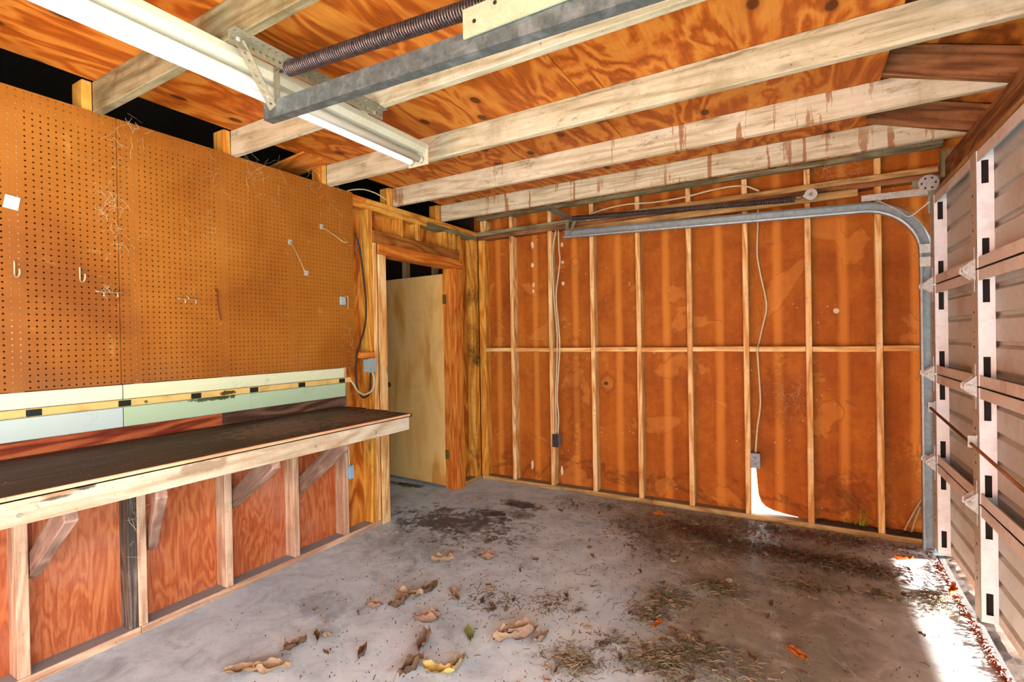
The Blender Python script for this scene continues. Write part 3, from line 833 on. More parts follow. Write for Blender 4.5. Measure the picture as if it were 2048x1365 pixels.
# ------------------------------------------------------------------ tracks, springs, hangers
def sweep_track(y, side, zl, zc):
    """C channel path: up the jamb, round the bend, back under the joists. side=+1: web on the +Y side"""
    path = [((.690), z, 0.0) for z in (.02, .5, 1.0, 1.5, 1.88)]
    r = .335
    for i in range(1, 15):
        a = math.pi / 2 * i / 14
        path.append((.690 - r + r * math.cos(a), 1.88 + r * math.sin(a), a))
    for i in range(1, 9):
        t = i / 8
        path.append((.690 - r - t * (.690 - r + 1.78), 1.88 + r + t * (zl - 1.88 - r), math.pi / 2))
    # profile (n, d): n across the track, d towards the web
    pr = [(-.032, 0), (-.032, .040), (.032, .040), (.032, 0), (.022, -.004), (.022, 0.002), (.029, .004), (.029, .037), (-.029, .037), (-.029, .004), (-.022, .002), (-.022, -.004)]
    v, f = [], []
    for x, z, a in path:
        nx, nz = math.cos(a), math.sin(a)
        for n, d in pr: v.append((x + nx * n, y + side * d, z + nz * n))
    m = len(pr)
    for i in range(len(path) - 1):
        for k in range(m):
            q = (i * m + k, i * m + (k + 1) % m, (i + 1) * m + (k + 1) % m, (i + 1) * m + k)
            f.append(q if side > 0 else q[::-1])
    f += [tuple(range(m)), tuple(range((len(path) - 1) * m, len(path) * m))]
    return v, f

trk = empty('door_track', (.69, 4.0, 0), 'grey steel roller track bending up and back along the stud wall', 'track')
v, f = sweep_track(3.992, 1, 2.296, 2.25)
o = solid('channel', v, f, flat_mat('lit_galvanised_steel', C(158, 170, 172), C(134, 146, 150), .42, .4, C(186, 196, 198), .5, 14, 40), trk)  # paler than the near track, light on its web put into the colour
multibox('splice_plate', [(.655, .72, 3.986, 3.989, 1.80, 1.86), (.655, .72, 3.986, 3.989, 1.885, 1.94)], M['zinc'], trk)
for z in (.25, 1.05, 1.62): box('jamb_bracket', .70, .80, 4.032, 4.036, z, z + .06, M['steelold'], trk, .0005)
multibox('jamb_angle', [(.716, .76, 4.034, 4.037, .02, 2.0)], M['white'], trk)
beam('track_brace', (.36, 4.0, 2.275), (.745, 4.0, 2.268), .004, .042, M['zinc'], trk)
# flag bracket with sheave
v, f = tubegeo([(.705, 3.992, 2.318), (.705, 4.006, 2.318)], .052, 24)
solid('sheave', v, f, M['zinc'], trk)
for q in range(6):
    a_ = q * math.pi / 3
    cyl('sheave_hole', (.705 + .034 * math.cos(a_), 3.9905, 2.318 + .034 * math.sin(a_)), (.705 + .034 * math.cos(a_), 3.993, 2.318 + .034 * math.sin(a_)), .006, M['hole'], trk, 8)
multibox('flag_bracket', [(.625, .66, 4.0, 4.004, 2.30, 2.345), (.66, .76, 4.004, 4.008, 2.24, 2.36), (.70, .745, 3.99, 3.994, 2.13, 2.27)], M['steelold'], trk)
# perforated hanger at the free end
holed('hanger', 18, 1, .026, .0055, .003, M['angle'], trk, frame_m((-1.742, 3.56, 2.450), (0, 1, 0), (0, 0, -1)), 0, .006)
holed('hanger_flange', 18, 1, .026, .0055, .003, M['angle'], trk, frame_m((-1.742, 4.03, 2.449), (0, -1, 0), (1, 0, 0)), 0, .006)
holed('hanger_leg', 1, 7, .026, .0055, .003, M['angle'], trk, frame_m((-1.770, 4.032, 2.262), (1, 0, 0), (0, 0, 1)), .002, 0)
beam('hanger_strut', (-1.745, 4.02, 2.27), (-1.66, 4.02, 2.44), .003, .028, M['angle'], trk)

def helix(p0, p1, r, wire, pitch, seg=12):
    p0, p1 = Vector(p0), Vector(p1)
    ax = (p1 - p0); L = ax.length; ax.normalize()
    a = ax.cross(Vector((0, 0, 1))).normalized(); b = ax.cross(a)
    n = int(L / pitch * seg)
    return [p0 + ax * (L * i / n) + a * (r * math.cos(2 * math.pi * i / seg)) + b * (r * math.sin(2 * math.pi * i / seg)) for i in range(n + 1)]

def spring(p0, p1, pe, r, wire, pitch, mat, label):
    t = empty('extension_spring', p0, label, 'spring', 'door springs')
    v, f = tubegeo(helix(p0, p1, r, wire, pitch), wire, 5)
    o = solid('coil', v, f, mat, t)
    for p in o.data.polygons: p.use_smooth = True
    ax = (Vector(p0) - Vector(p1)).normalized()
    tube('hook', [Vector(p0) + Vector((0, 0, r)), Vector(p0) + ax * .02, Vector(p0) + ax * .05, Vector(p0) + ax * .06 + Vector((0, 0, .012)), Vector(p0) + ax * .045 + Vector((0, 0, .02))], wire, mat, t, 6)
    tube('hook', [Vector(p1) + Vector((0, 0, r)), Vector(p1) - ax * .02, Vector(pe)], wire, mat, t, 6)
    return t
spring((-1.655, 1.212, 2.425), (-.30, 1.212, 2.325), (-.22, 1.212, 2.318), .0235, .0040, .0105, M['spring'], 'rusty brown coil spring hanging close to the fluorescent light')
sp2 = spring((-1.675, 3.955, 2.412), (-.02, 3.955, 2.318), (.045, 3.955, 2.335), .0175, .0038, .0105, M['greyspring'], 'grey coil spring above the track along the stud wall')
pul = empty('pulley', (.075, 3.955, 2.335), 'white round pulley at the end of the grey spring', 'pulley')
v, f = tubegeo([(.075, 3.940, 2.336), (.075, 3.966, 2.336)], .038, 24)
solid('wheel', v, f, M['zinc'], pul)
v, f = tubegeo([(.075, 3.936, 2.336), (.075, 3.970, 2.336)], .012, 12)
solid('axle', v, f, M['steelold'], pul)
beam('fork', (.03, 3.938, 2.328), (.085, 3.938, 2.338), .003, .018, M['zinc'], pul)

trk2 = empty('door_track', (.69, 1.217, 0), 'galvanised roller track hung below the joists beside the light', 'track')
v, f = sweep_track(1.232, -1, 2.286, 2.25)
solid('channel', v, f, M['steel'], trk2)
multibox('reinforcing_angle', [(-.83, .30, 1.182, 1.188, 2.262, 2.345), (-.83, .30, 1.188, 1.225, 2.340, 2.345)], flat_mat('pale_green_steel', C(176, 180, 150), C(160, 164, 134), .5, .2, C(130, 134, 100), .4, 10), trk2)
for x in (-.79, -.72):
    cyl('rivet', (x, 1.180, 2.30 + (x + .79) * .4), (x, 1.184, 2.30 + (x + .79) * .4), .006, M['hole'], trk2, 8)
holed('hanger', 28, 1, .0255, .0055, .003, M['angle'], trk2, frame_m((-1.652, .985, 2.4185), (0, 1, 0), (0, 0, 1)), 0, .007)
holed('hanger_flange', 28, 1, .0255, .0055, .003, M['angle'], trk2, frame_m((-1.649, .985, 2.451), (0, 1, 0), (1, 0, 0)), 0, .007)
dm = frame_m((-1.662, 1.03, 2.430), Vector((-1.752, 1.205, 2.262)) - Vector((-1.662, 1.03, 2.430)), (.8, .3, -.1))
holed('hanger_strut', 10, 1, .0255, .0055, .003, M['angle'], trk2, frame_m((-1.668, 1.02, 2.436), (-.075, .19, -.17), (.9, .35, 0)), 0, .005)
holed('hanger_leg', 7, 1, .0255, .0055, .003, M['angle'], trk2, frame_m((-1.722, 1.200, 2.445), (0, 0, -1), (1, 0, 0)), 0, .003)
for y, z in ((1.010, 2.430), (1.640, 2.420)): box('bolt', -1.661, -1.646, y, y + .013, z, z + .013, M['zinc'], trk2)

# ------------------------------------------------------------------ fluorescent light
fl = empty('fluorescent_light', (-1.79, 1.0, 2.452), 'long white two tube fluorescent strip light fixed under the joists', 'light fixture')
hy0, hy1 = -.32, 2.105
v = []
prof = [(-1.855, 2.451), (-1.855, 2.425), (-1.838, 2.402), (-1.745, 2.402), (-1.728, 2.425), (-1.728, 2.451)]
for y in (hy0, hy1): v += [(x, y, z) for x, z in prof]
n = 6
f = [tuple(range(n)), tuple(range(2 * n - 1, n - 1, -1))] + [(i, (i + 1) % n, (i + 1) % n + n, i + n) for i in range(n)]
solid('housing', v, f, M['white'], fl)
box('socket_plate', -1.862, -1.724, hy1, hy1 + .008, 2.345, 2.451, M['white'], fl)
box('socket_plate', -1.862, -1.724, hy0 - .008, hy0, 2.345, 2.451, M['white'], fl)
em = bpy.data.materials.new('lit_tube'); em.use_nodes = True
eb = em.node_tree.nodes['Principled BSDF']
eb.inputs['Base Color'].default_value = (.9, .9, .9, 1); eb.inputs['Emission Color'].default_value = (.97, .97, 1, 1); eb.inputs['Emission Strength'].default_value = .07
off_t = flat_mat('unlit_tube', C(246, 242, 224), C(242, 238, 216), .3)
for x, m_ in ((-1.833, em), (-1.770, off_t)):
    t = cyl('tube', (x, hy0 + .01, 2.374), (x, hy1 - .022, 2.374), .0195, m_, fl, 20)
    for p in t.data.polygons: p.use_smooth = len(p.vertices) == 4
    cyl('tube_cap', (x, hy1 - .024, 2.374), (x, hy1 - .001, 2.374), .0205, M['white'], fl, 16)
    multibox('socket', [(x - .012, x + .012, hy1 - .03, hy1 - .002, 2.384, 2.410)], M['white'], fl)

# ------------------------------------------------------------------ workbench
wb = empty('workbench', (-2.4, 1.0, .0), 'wall hung workbench with dark oily planks and pale front edge', 'workbench')
for x0, x1, ye in ((-2.752, -2.522, 2.39), (-2.520, -2.292, 2.36), (-2.290, -2.062, 2.325)):
    lumber('bench_plank', x0, x1, -1.6, ye, .926, .946, 'benchtop', wb, .002)
lumber('apron', -2.100, -2.062, -1.6, 2.298, .851, .938, 'apron', wb)
lumber('edge_strip', -2.064, -2.054, -1.6, 2.302, .934, .947, 'casingpink', wb, .002)
lumber('end_cleat', -2.752, -2.102, 2.26, 2.298, .851, .925, 'darkboard', wb)
for (yb_, yt, zb) in ((.785, .68, .50), (1.215, .95, .45), (1.635, 1.42, .53), (2.065, 1.82, .49), (.38, .30, .5)):
    beam('knee_brace', (XL - .08, yb_ + (yb_ - yt) * .13, zb - .045), (-2.085, yt, .862), .038, .089, WOOD('brace', 'X'), wb)
for y in (-1.3, -.1, .55, 1.62, 2.02):
    cyl('carriage_bolt', (-2.063, y, .882), (-2.057, y, .882), .006, M['steelold'], wb, 10)

# boards on the wall above the bench
tag(lumber('backsplash_board', XL, XL + .019, -1.4, 1.560, .947, 1.011, 'redboard'), 'reddish brown board along the wall directly above the bench top', 'board', 'wall boards above the bench')
tag(lumber('backsplash_board', XL, XL + .018, 1.562, 2.425, .947, 1.011, 'darkboard'), 'dark weathered brown board at the far end above the bench', 'board', 'wall boards above the bench')
tag(box('painted_board', XL, XL + .018, -1.4, 1.098, 1.012, 1.104, M['paleblue']), 'pale blue green painted board, near piece below the outlet strip', 'board', 'wall boards above the bench')
tag(box('painted_board', XL, XL + .018, 1.102, 2.412, 1.012, 1.104, M['mint']), 'mint green painted board, far piece with dark stain below outlet strip', 'board', 'wall boards above the bench')
tag(box('painted_board', XL, XL + .018, -1.4, 1.098, 1.142, 1.209, M['cream']), 'cream painted board, near piece between pegboard and outlet strip', 'board', 'wall boards above the bench')
tag(box('painted_board', XL, XL + .018, 1.102, 2.405, 1.142, 1.209, M['creamright']), 'greenish cream painted board, far piece between pegboard and outlet strip', 'board', 'wall boards above the bench')
ps_ = empty('outlet_strip', (XL, .6, 1.12), 'long yellow metal outlet strip with dark sockets above the bench', 'outlet strip')
box('raceway', XL, XL + .026, -1.2, 2.462, 1.106, 1.140, M['yellow'], ps_, .004)
for y in (-.49, -.17, .147, .464, .783, 1.102, 1.420, 1.739, 2.058, 2.378):
    so = box('outlet', XL + .024, XL + .0285, y - .025, y + .025, 1.109, 1.137, M['outlet'], ps_, .001)
    multibox('socket_slot', [(XL + .0280, XL + .0290, y - .010, y - .007, 1.118, 1.128), (XL + .0280, XL + .0290, y + .006, y + .009, 1.118, 1.128), (XL + .0280, XL + .0290, y - .002, y + .001, 1.112, 1.116)], M['black'], so)

# ------------------------------------------------------------------ pegboard
PT = .006
def pegboard(y0, ny, label):
    m = frame_m((XL + PT, y0, 1.2123), (0, 1, 0), (0, 0, 1))
    return tag(holed('pegboard', ny, 49, .0254, .0040, PT, M['peg'], None, m), label, 'pegboard', 'pegboard sheets')
pegboard(1.100, 56, 'brown pegboard sheet, the far one next to the door')
pegboard(1.097 - .0254 * 96, 96, 'brown pegboard sheet, the near one with the white tag and hooks')

XP = XL + PT
def jhook(y, z, label):
    tag(tube('peg_hook', [(XP - .01, y, z + .022), (XP + .004, y, z + .022), (XP + .006, y, z + .010), (XP + .006, y, z - .030), (XP + .014, y, z - .042), (XP + .032, y + .004, z - .042), (XP + .040, y + .006, z - .028), (XP + .040, y + .006, z - .010)], .0036, M['wire'], None, 7), label, 'hook', 'pegboard hooks')
jhook(.738, 1.722, 'J shaped wire hook left of its twin, below the white tag')
jhook(.950, 1.722, 'J shaped wire hook standing right of its twin on the near pegboard')
tg = box('tag', XP + .002, XP + .004, .712, .758, 1.955, 2.008, M['paper'], None, .0005)
tag(tg, 'small blank white paper tag hanging on the near pegboard', 'tag')
tg.rotation_euler = (math.radians(-8), math.radians(6), 0)
def bracket(y, z, label):
    t = empty('wire_bracket', (XP, y, z), label, 'bracket', 'wire tool brackets')
    tube('rail_wire', [(XP + .004, y - .045, z + .004), (XP + .012, y - .03, z), (XP + .012, y + .045, z), (XP + .004, y + .06, z + .006)], .0032, M['wire'], t, 6)
    for dy in (-.03, .022):
        tube('prong', [(XP + .012, y + dy, z), (XP + .045, y + dy, z - .004), (XP + .05, y + dy, z - .025)], .0032, M['wire'], t, 6)
    tube('prong', [(XP - .005, y, z + .02), (XP + .008, y + .004, z + .012), (XP + .012, y + .008, z)], .003, M['wire'], t, 6)
bracket(1.050, 1.640, 'wire tool bracket across the joint of the pegboard sheets, covered in web')
bracket(1.392, 1.628, 'clean wire tool bracket with two prongs in mid pegboard')
def rod(p0, p1, hook, label):
    t = empty('wire_rod', p0, label, 'hook', 'long wire hooks')
    p0, p1 = Vector(p0), Vector(p1)
    tube('shaft', [p0, p0 * .5 + p1 * .5 + Vector((.004, 0, 0)), p1] + ([p1 + Vector((.012, .014, -.006)), p1 + Vector((.016, .026, -.002))] if hook else []), .0034, M['wire'], t, 7)
    multibox('back_plate', [(XP + .0005, XP + .004, p0.y - .016, p0.y + .012, p0.z - .014, p0.z + .018)], M['zinc'], t)
    if not hook:
        multibox('end_clip', [(p1.x - .004, p1.x + .004, p1.y - .004, p1.y + .022, p1.z - .024, p1.z + .006)], M['zinc'], t)
rod((XP + .006, 2.010, 2.020), (XP + .12, 2.02, 1.830), False, 'long wire hook with a clip at its lower end on pegboard')
rod((XP + .006, 2.248, 2.160), (XP + .12, 2.32, 2.062), True, 'long bare wire hook with curled tip near the pegboard edge')
tag(tube('rusty_twist', [(XP + .003, 1.535, 1.690), (XP + .010, 1.547, 1.686), (XP + .007, 1.549, 1.640), (XP + .010, 1.552, 1.585), (XP + .005, 1.565, 1.535), (XP + .004, 1.566, 1.522)], .0032, M['rustwire'], None, 6), 'rusty red twisted wire hanging on the pegboard', 'wire')
cl = empty('wall_clip', (XP, 2.413, 1.67), 'small pale metal clip box with wire loop on the pegboard edge', 'clip')
box('clip_body', XP, XP + .02, 2.385, 2.425, 1.648, 1.705, M['palebox'], cl)
tube('clip_wire', [(XP + .018, 2.418, 1.710), (XP + .024, 2.438, 1.705), (XP + .024, 2.440, 1.66), (XP + .024, 2.438, 1.618)], .003, M['wire'], cl, 6)

# ------------------------------------------------------------------ boxes and cables
jb = empty('junction_box', (XL, 2.64, 1.16), 'pale grey junction box under a wooden block beside the pegboard', 'junction box')
box('box_body', XL, XL + .058, 2.596, 2.664, 1.168, 1.262, M['palebox'], jb, .004)
box('cover_plate', XL + .058, XL + .061, 2.592, 2.668, 1.164, 1.266, M['palebox'], jb, .001)
tag(lumber('wooden_block', XL, XL + .05, 2.536, 2.672, 1.270, 1.312, 'casing'), 'short orange wooden block above the junction box', 'block')
tag(tube('cable', [(XL + .03, 2.654, 1.168), (XL + .034, 2.668, 1.12), (XL + .03, 2.668, 1.06), (XL + .026, 2.64, 1.02), (XL + .02, 2.585, 1.005), (XL + .02, 2.53, 1.03), (XL + .018, 2.485, 1.09), (XL + .014, 2.462, 1.122)], .0065, M['cable'], None, 8), 'white cable looping from the junction box to the outlet strip', 'cable', 'cables')
tag(tube('cable', [(XL + .010, 2.535, 2.17), (XL + .014, 2.575, 2.05), (XL + .014, 2.605, 1.85), (XL + .014, 2.622, 1.68), (XL + .014, 2.612, 1.52), (XL + .012, 2.57, 1.40), (XL + .01, 2.532, 1.30), (XL + .008, 2.52, 1.22), (XL + .012, 2.522, 1.08), (XL + .014, 2.56, .995), (XL + .016, 2.60, .985), (XL + .016, 2.64, 1.02), (XL + .03, 2.640, 1.165)], .0065, M['darkcable'], None, 8), 'black cable running down beside the pegboard to the junction box', 'cable', 'cables')
sb = empty('switch_box', (XL, 2.455, .43), 'small blue plastic box on the stud under the bench end', 'switch box')
box('box_body', XL - .035, XL + .012, 2.4425, 2.476, .425, .515, M['bluebox'], sb, .004)
box('cover_plate', XL + .012, XL + .015, 2.441, 2.478, .422, .518, M['bluebox'], sb, .001)
tag(tube('cable', [(XL - .005, 2.456, .515), (XL - .002, 2.450, .60), (XL + .002, 2.446, .72), (XL + .004, 2.446, .84)], .005, M['cable'], None, 8), 'short white cable from the blue box up under the bench', 'cable', 'cables')

def outlet_box(x0, x1, y, z0, z1, dep, body, face, label):
    t = empty('outlet_box', ((x0 + x1) / 2, y, z0), label, 'outlet', 'wall outlets')
    box('box_body', x0, x1, y, y + dep, z0, z1, body, t, .003)
    fp = box('cover_plate', x0 - .003, x1 + .003, y - .003, y, z0 - .003, z1 + .003, face, t, .001)
    xc, zc = (x0 + x1) / 2, (z0 + z1) / 2
    for dz in (-.024, .024):
        v, f = tubegeo([(xc, y - .005, zc + dz), (xc, y - .0028, zc + dz)], .015, 14)
        sk = solid('socket', v, f, face, t)
        multibox('socket_slot', [(xc - .008, xc - .005, y - .0058, y - .0048, zc + dz - .003, zc + dz + .008), (xc + .005, xc + .008, y - .0058, y - .0048, zc + dz - .003, zc + dz + .008), (xc - .002, xc + .002, y - .0058, y - .0048, zc + dz - .010, zc + dz - .006)], M['black'], t)
outlet_box(-1.957, -1.905, 4.085, .403, .515, .07, M['greybox'], flat_mat('dark_cover', C(64, 62, 70), C(50, 48, 54), .5), 'dark faced steel outlet box on the stud nearer the door')
outlet_box(-.330, -.270, 4.118, .395, .500, .06, M['greybox'], M['greybox'], 'grey outlet box above the bright gap in the back wall')
tag(tube('cable', [(-1.905, 4.118, 2.365), (-1.925, 4.105, 2.25), (-1.936, 4.10, 2.14), (-1.936, 4.10, 2.0), (-1.93, 4.10, 1.85), (-1.925, 4.105, 1.70), (-1.905, 4.105, 1.45), (-1.905, 4.105, 1.30), (-1.915, 4.105, 1.1), (-1.93, 4.105, .85), (-1.930, 4.11, .65), (-1.938, 4.115, .515)], .0065, M['cable'], None, 8), 'white cable dropping straight down the stud to the dark outlet', 'cable', 'cables')
tag(tube('cable', [(-1.880, 4.118, 2.365), (-1.872, 4.105, 2.2), (-1.862, 4.10, 2.08), (-1.884, 4.10, 1.93), (-1.908, 4.105, 1.75), (-1.885, 4.105, 1.45), (-1.880, 4.105, 1.30), (-1.895, 4.105, 1.1), (-1.914, 4.105, .85), (-1.905, 4.11, .68), (-1.916, 4.115, .515)], .0065, M['cable'], None, 8), 'white cable bulging outward beside its straight twin above dark outlet', 'cable', 'cables')
tag(tube('cable', [(-.262, 4.190, 2.365), (-.266, 4.188, 2.2), (-.272, 4.188, 2.0), (-.250, 4.188, 1.83), (-.222, 4.188, 1.68), (-.216, 4.188, 1.58), (-.245, 4.188, 1.44), (-.268, 4.180, 1.33), (-.272, 4.112, 1.30), (-.275, 4.112, 1.262), (-.278, 4.175, 1.22), (-.268, 4.185, 1.0), (-.266, 4.185, .85), (-.290, 4.17, .66), (-.300, 4.15, .503)], .0065, M['cable'], None, 8), 'wavy white cable running down to the grey outlet on back wall', 'cable', 'cables')
tag(tube('cable', [(-1.56, 4.11, 2.470), (-1.40, 4.10, 2.492), (-1.23, 4.10, 2.500), (-1.05, 4.12, 2.490), (-.90, 4.118, 2.488), (-.74, 4.118, 2.496), (-.60, 4.115, 2.512), (-.45, 4.118, 2.520), (-.34, 4.12, 2.505), (-.25, 4.14, 2.46)], .0065, M['cable'], None, 8), 'white cable strung along the top plate above the grey spring', 'cable', 'cables')
tag(tube('cable', [(XL - .02, 2.48, 2.458), (XL - .02, 2.55, 2.49), (XL - .02, 2.66, 2.518), (XL - .02, 2.78, 2.518), (XL - .03, 2.90, 2.50)], .005, M['cable'], None, 8), 'thin cable arching over the top plate between two joists', 'cable', 'cables')
tag(tube('cable', [(.44, 4.00, 2.255), (.55, 3.985, 2.17), (.60, 3.975, 2.12), (.66, 3.97, 2.16), (.705, 3.965, 2.20)], .0045, M['zinc'], None, 8), 'loose steel lift cable at the bend of the track', 'cable', 'cables')

# ------------------------------------------------------------------ sticks, sprouts, litter on the floor
tag(tube('stick', [(.583, 4.19, .04), (.62, 4.17, .15), (.678, 4.13, .31)], [.007] * 13, M['stick'], None, 6), 'bleached stick leaning on the back wall, the longer left one', 'stick', 'sticks by the track')
tag(tube('stick', [(.622, 4.18, .04), (.640, 4.16, .13), (.668, 4.13, .25)], [.006] * 13, M['stick'], None, 6), 'bleached stick leaning on the back wall, the shorter right one', 'stick', 'sticks by the track')

def sprout(x, blades, label):
    v, f = [], []
    for dx, h, lean in blades:
        n = len(v); k = 5
        for i in range(k + 1):
            t = i / k
            w = .006 * (1 - t) + .0006
            px, pz, py = x + dx + lean * t * t, .038 + h * t, 4.175 - .03 * t * t
            v += [(px - w, py, pz), (px + w, py, pz), (px, py - w * .5, pz)]
        for i in range(k):
            for a in range(3):
                f.append((n + 3 * i + a, n + 3 * i + (a + 1) % 3, n + 3 * i + 3 + (a + 1) % 3, n + 3 * i + 3 + a))
    tag(solid('grass_sprout', v, f, M['grass'], None), label, 'grass', 'grass sprouts')
sprout(.270, [(0, .085, .004), (.012, .07, .02), (-.012, .055, -.015)], 'short green grass tuft on the bottom plate, left of pair')
sprout(.345, [(-.03, .075, .025), (0, .16, .004), (.012, .09, .02), (.02, .15, .03), (.03, .06, .03)], 'taller grass tuft with seed stems next to the orange stud')
tag(solid('soil_drift', *(lambda V: (V, [(i * 6 + j, i * 6 + j + 1, i * 6 + j + 7, i * 6 + j + 6) for i in range(30) for j in range(5)]))(
    [(.085 + .68 * i / 30, 4.128 + .085 * j / 5, .0385 + (.016 + .012 * random.random()) * math.sin(math.pi * (j + .3) / 5.6)) for i in range(31) for j in range(6)]), M['soil'], None), 'dark soil drifted on the bottom plate of the back wall', 'soil', kind='stuff')


def soil_strip():
    rn = random.Random(9)
    V = []
    for i in range(61):
        y = 1.4 + 2.56 * i / 60
        for j in range(6):
            V.append((.722 + .21 * j / 5 + rn.uniform(-.008, .008), y, .0015 + (.010 + .010 * rn.random()) * math.sin(math.pi * (j + .4) / 5.8)))
    Fc = [(i * 6 + j, i * 6 + j + 1, i * 6 + j + 7, i * 6 + j + 6) for i in range(60) for j in range(5)]
    tag(solid('soil_drift', V, Fc, M['soil'], None), 'dark soil and leaf mould under the overhead door', 'soil', kind='stuff')
soil_strip()


def leaf_mesh(L, W, curl, fold, wob, seed):
    rn = random.Random(seed)
    nu, nv = 11, 6
    v, f = [], []
    a1, a2, b1 = rn.uniform(-1, 1), rn.uniform(0, 6), rn.uniform(0, 6)
    for i in range(nu + 1):
        t = i / nu
        hw = W * .5 * (math.sin(math.pi * min(1, t * .97 + .02)) ** .75) * (1 + .16 * math.sin(9 * t + a2) + .12 * math.sin(21 * t + b1))
        for j in range(nv + 1):
            s = j / nv * 2 - 1
            x = (t - .5) * L
            y = s * hw + .06 * L * math.sin(2.2 * t + b1)
            z = fold * abs(s) ** 1.4 * hw * 1.5 + curl * L * ((t - .45) ** 2) * 1.6 + wob * L * (math.sin(7 * t + 3 * s + a2) * .8 + math.sin(13 * t - 5 * s + b1) * .6 + math.sin(19 * t + 8 * s * a1 + b1) * .4)
            # roll the blade edges over
            y *= (1 - .35 * fold * abs(s))
            v.append([x, y, z])
    mz = min(q[2] for q in v)
    for q in v: q[2] += -mz + .001
    for i in range(nu):
        for j in range(nv):
            a = i * (nv + 1) + j
            f.append((a, a + 1, a + nv + 2, a + nv + 1))
    # thin underside so the blade has thickness
    n = len(v)
    v += [[x, y, z + .0008] for x, y, z in v]
    f += [tuple(q + n for q in reversed(ff)) for ff in f]
    # stalk
    a_, b_ = tubegeo([(-.5 * L, v[nv // 2][1], v[nv // 2][2]), (-.66 * L, v[nv // 2][1] + .01, .003)], .0012, 4)
    f += [tuple(q + len(v) for q in ff) for ff in b_]; v += [list(q) for q in a_]
    return mesh('dry_leaf', v, f, True)


def put_leaf(x, y, L, mat, rz, label, group, seed, curl=.5, fold=.6, wob=.06, W=None, me=None):
    me = me or leaf_mesh(L, W or L * .45, curl, fold, wob, seed)
    if not me.materials: me.materials.append(mat)
    o = place('dry_leaf', me, None, None, Matrix.Translation((x, y, 0)) @ Matrix.Rotation(rz, 4, 'Z'))
    return tag(o, label, 'leaf', group)

G = 'dry leaves on the floor'
tan, brn, pnk, org, grn, yel = LEAVES
big = [
    (-1.36, 1.90, .12, grn, 2.2, 'grey green folded leaf beside the largest curled leaf', .3, .4, .05),
    (-1.13, 1.985, .17, pnk, .55, 'largest curled brown leaf in the middle of the floor', .5, 1.0, .09),
    (-1.17, 1.95, .15, tan, .75, 'tan leaf tucked under the largest curled brown leaf', .4, .9, .09),
    (-1.05, 2.03, .10, pnk, 1.2, 'pinkish leaf at the far tip of the largest curled leaf', .5, .7, .08),
    (-1.325, 1.63, .15, yel, .1, 'yellowish broad leaf at the bottom edge of the picture', .4, .4, .05),
    (-1.27, 1.69, .11, tan, 1.5, 'curled tan leaf right of the yellowish broad leaf', .5, .9, .08),
    (-2.05, 1.225, .15, tan, .55, 'flat pale tan leaf, the lower left one near the wall', .25, .5, .04),
    (-1.94, 1.285, .15, tan, .5, 'split tan leaf next to the flat pale tan one', .4, .7, .08),
    (-2.01, 1.45, .10, brn, 1.1, 'upright curled brown leaf standing alone near the bench', .6, .9, .08),
    (-1.98, 1.54, .08, brn, 2.6, 'small brown leaf above the upright curled one', .5, .8, .08),
    (-1.93, 1.86, .10, pnk, .3, 'pinkish brown leaf, left of the pair below the bench', .5, .9, .06),
    (-1.83, 1.93, .11, brn, 1.0, 'twisted brown leaf, right of the pair below the bench', .6, 1.0, .08),
    (-1.84, 2.03, .15, tan, .4, 'broad tan leaf with ragged edge in mid floor', .4, .6, .09),
    (-1.79, 2.13, .12, brn, 1.3, 'dark brown curled leaf above the ragged tan one', .6, 1.0, .07),
    (-1.62, 2.13, .12, tan, 2.5, 'tan leaf with bright curled end in mid floor', .5, .8, .06),
    (-1.60, 1.885, .14, pnk, .5, 'long curled leaf left of centre on the floor', .4, 1.0, .06),
    (-1.70, 1.56, .09, brn, 1.9, 'brown leaf left of the spotted leaf cluster', .5, .9, .08),
    (-1.50, 1.74, .15, pnk, 2.0, 'spotted pinkish leaf standing above the yellowish broad leaf', .4, .8, .09),
    (-1.42, 1.57, .13, brn, 1.4, 'dark crumpled leaf below the spotted pinkish leaf', .5, .9, .1),
    (-.03, 2.45, .09, org, 2.6, 'bright orange and yellow leaf alone on the right floor', .5, .7, .05),
    (.0, 2.44, .05, yel, 2.2, 'small yellow tip beside the bright orange leaf', .3, .5, .05),
    (.53, 3.79, .10, org, .3, 'orange brown leaf on the bright floor near the track', .4, .7, .07),
    (.68, 3.42, .12, org, 1.3, 'orange leaf caught on the seal at the door foot', .6, .7, .07),
    (-.69, 3.78, .10, grn, .2, 'pale green leaf near the foot of the stud wall', .3, .4, .04),
    (-.95, 3.87, .10, org, .1, 'reddish curled leaf close to the back wall plate', .4, .9, .05),
    (-.61, 2.40, .07, org, 1.0, 'small orange leaf in the litter in mid floor', .3, .5, .05),
    (-1.86, 3.62, .08, tan, .4, 'pale leaf lying beside the dark oil stain', .4, .6, .06),
    (-2.43, 3.55, .08, tan, .6, 'pale tan leaf on the floor near the door jamb', .4, .7, .05),
    (-1.72, 2.62, .13, pnk, .4, 'long curled pale leaf, right of the row beyond the bench', .4, .9, .06),
    (-1.95, 2.45, .14, tan, .5, 'long curled pale leaf, left of the row beyond the bench', .4, .9, .07),
]
for i, (x, y, L, m_, rz, lab, cu, fo, wo) in enumerate(big):
    put_leaf(x, y, L, m_, rz, lab, G, 100 + i, cu, fo, wo)
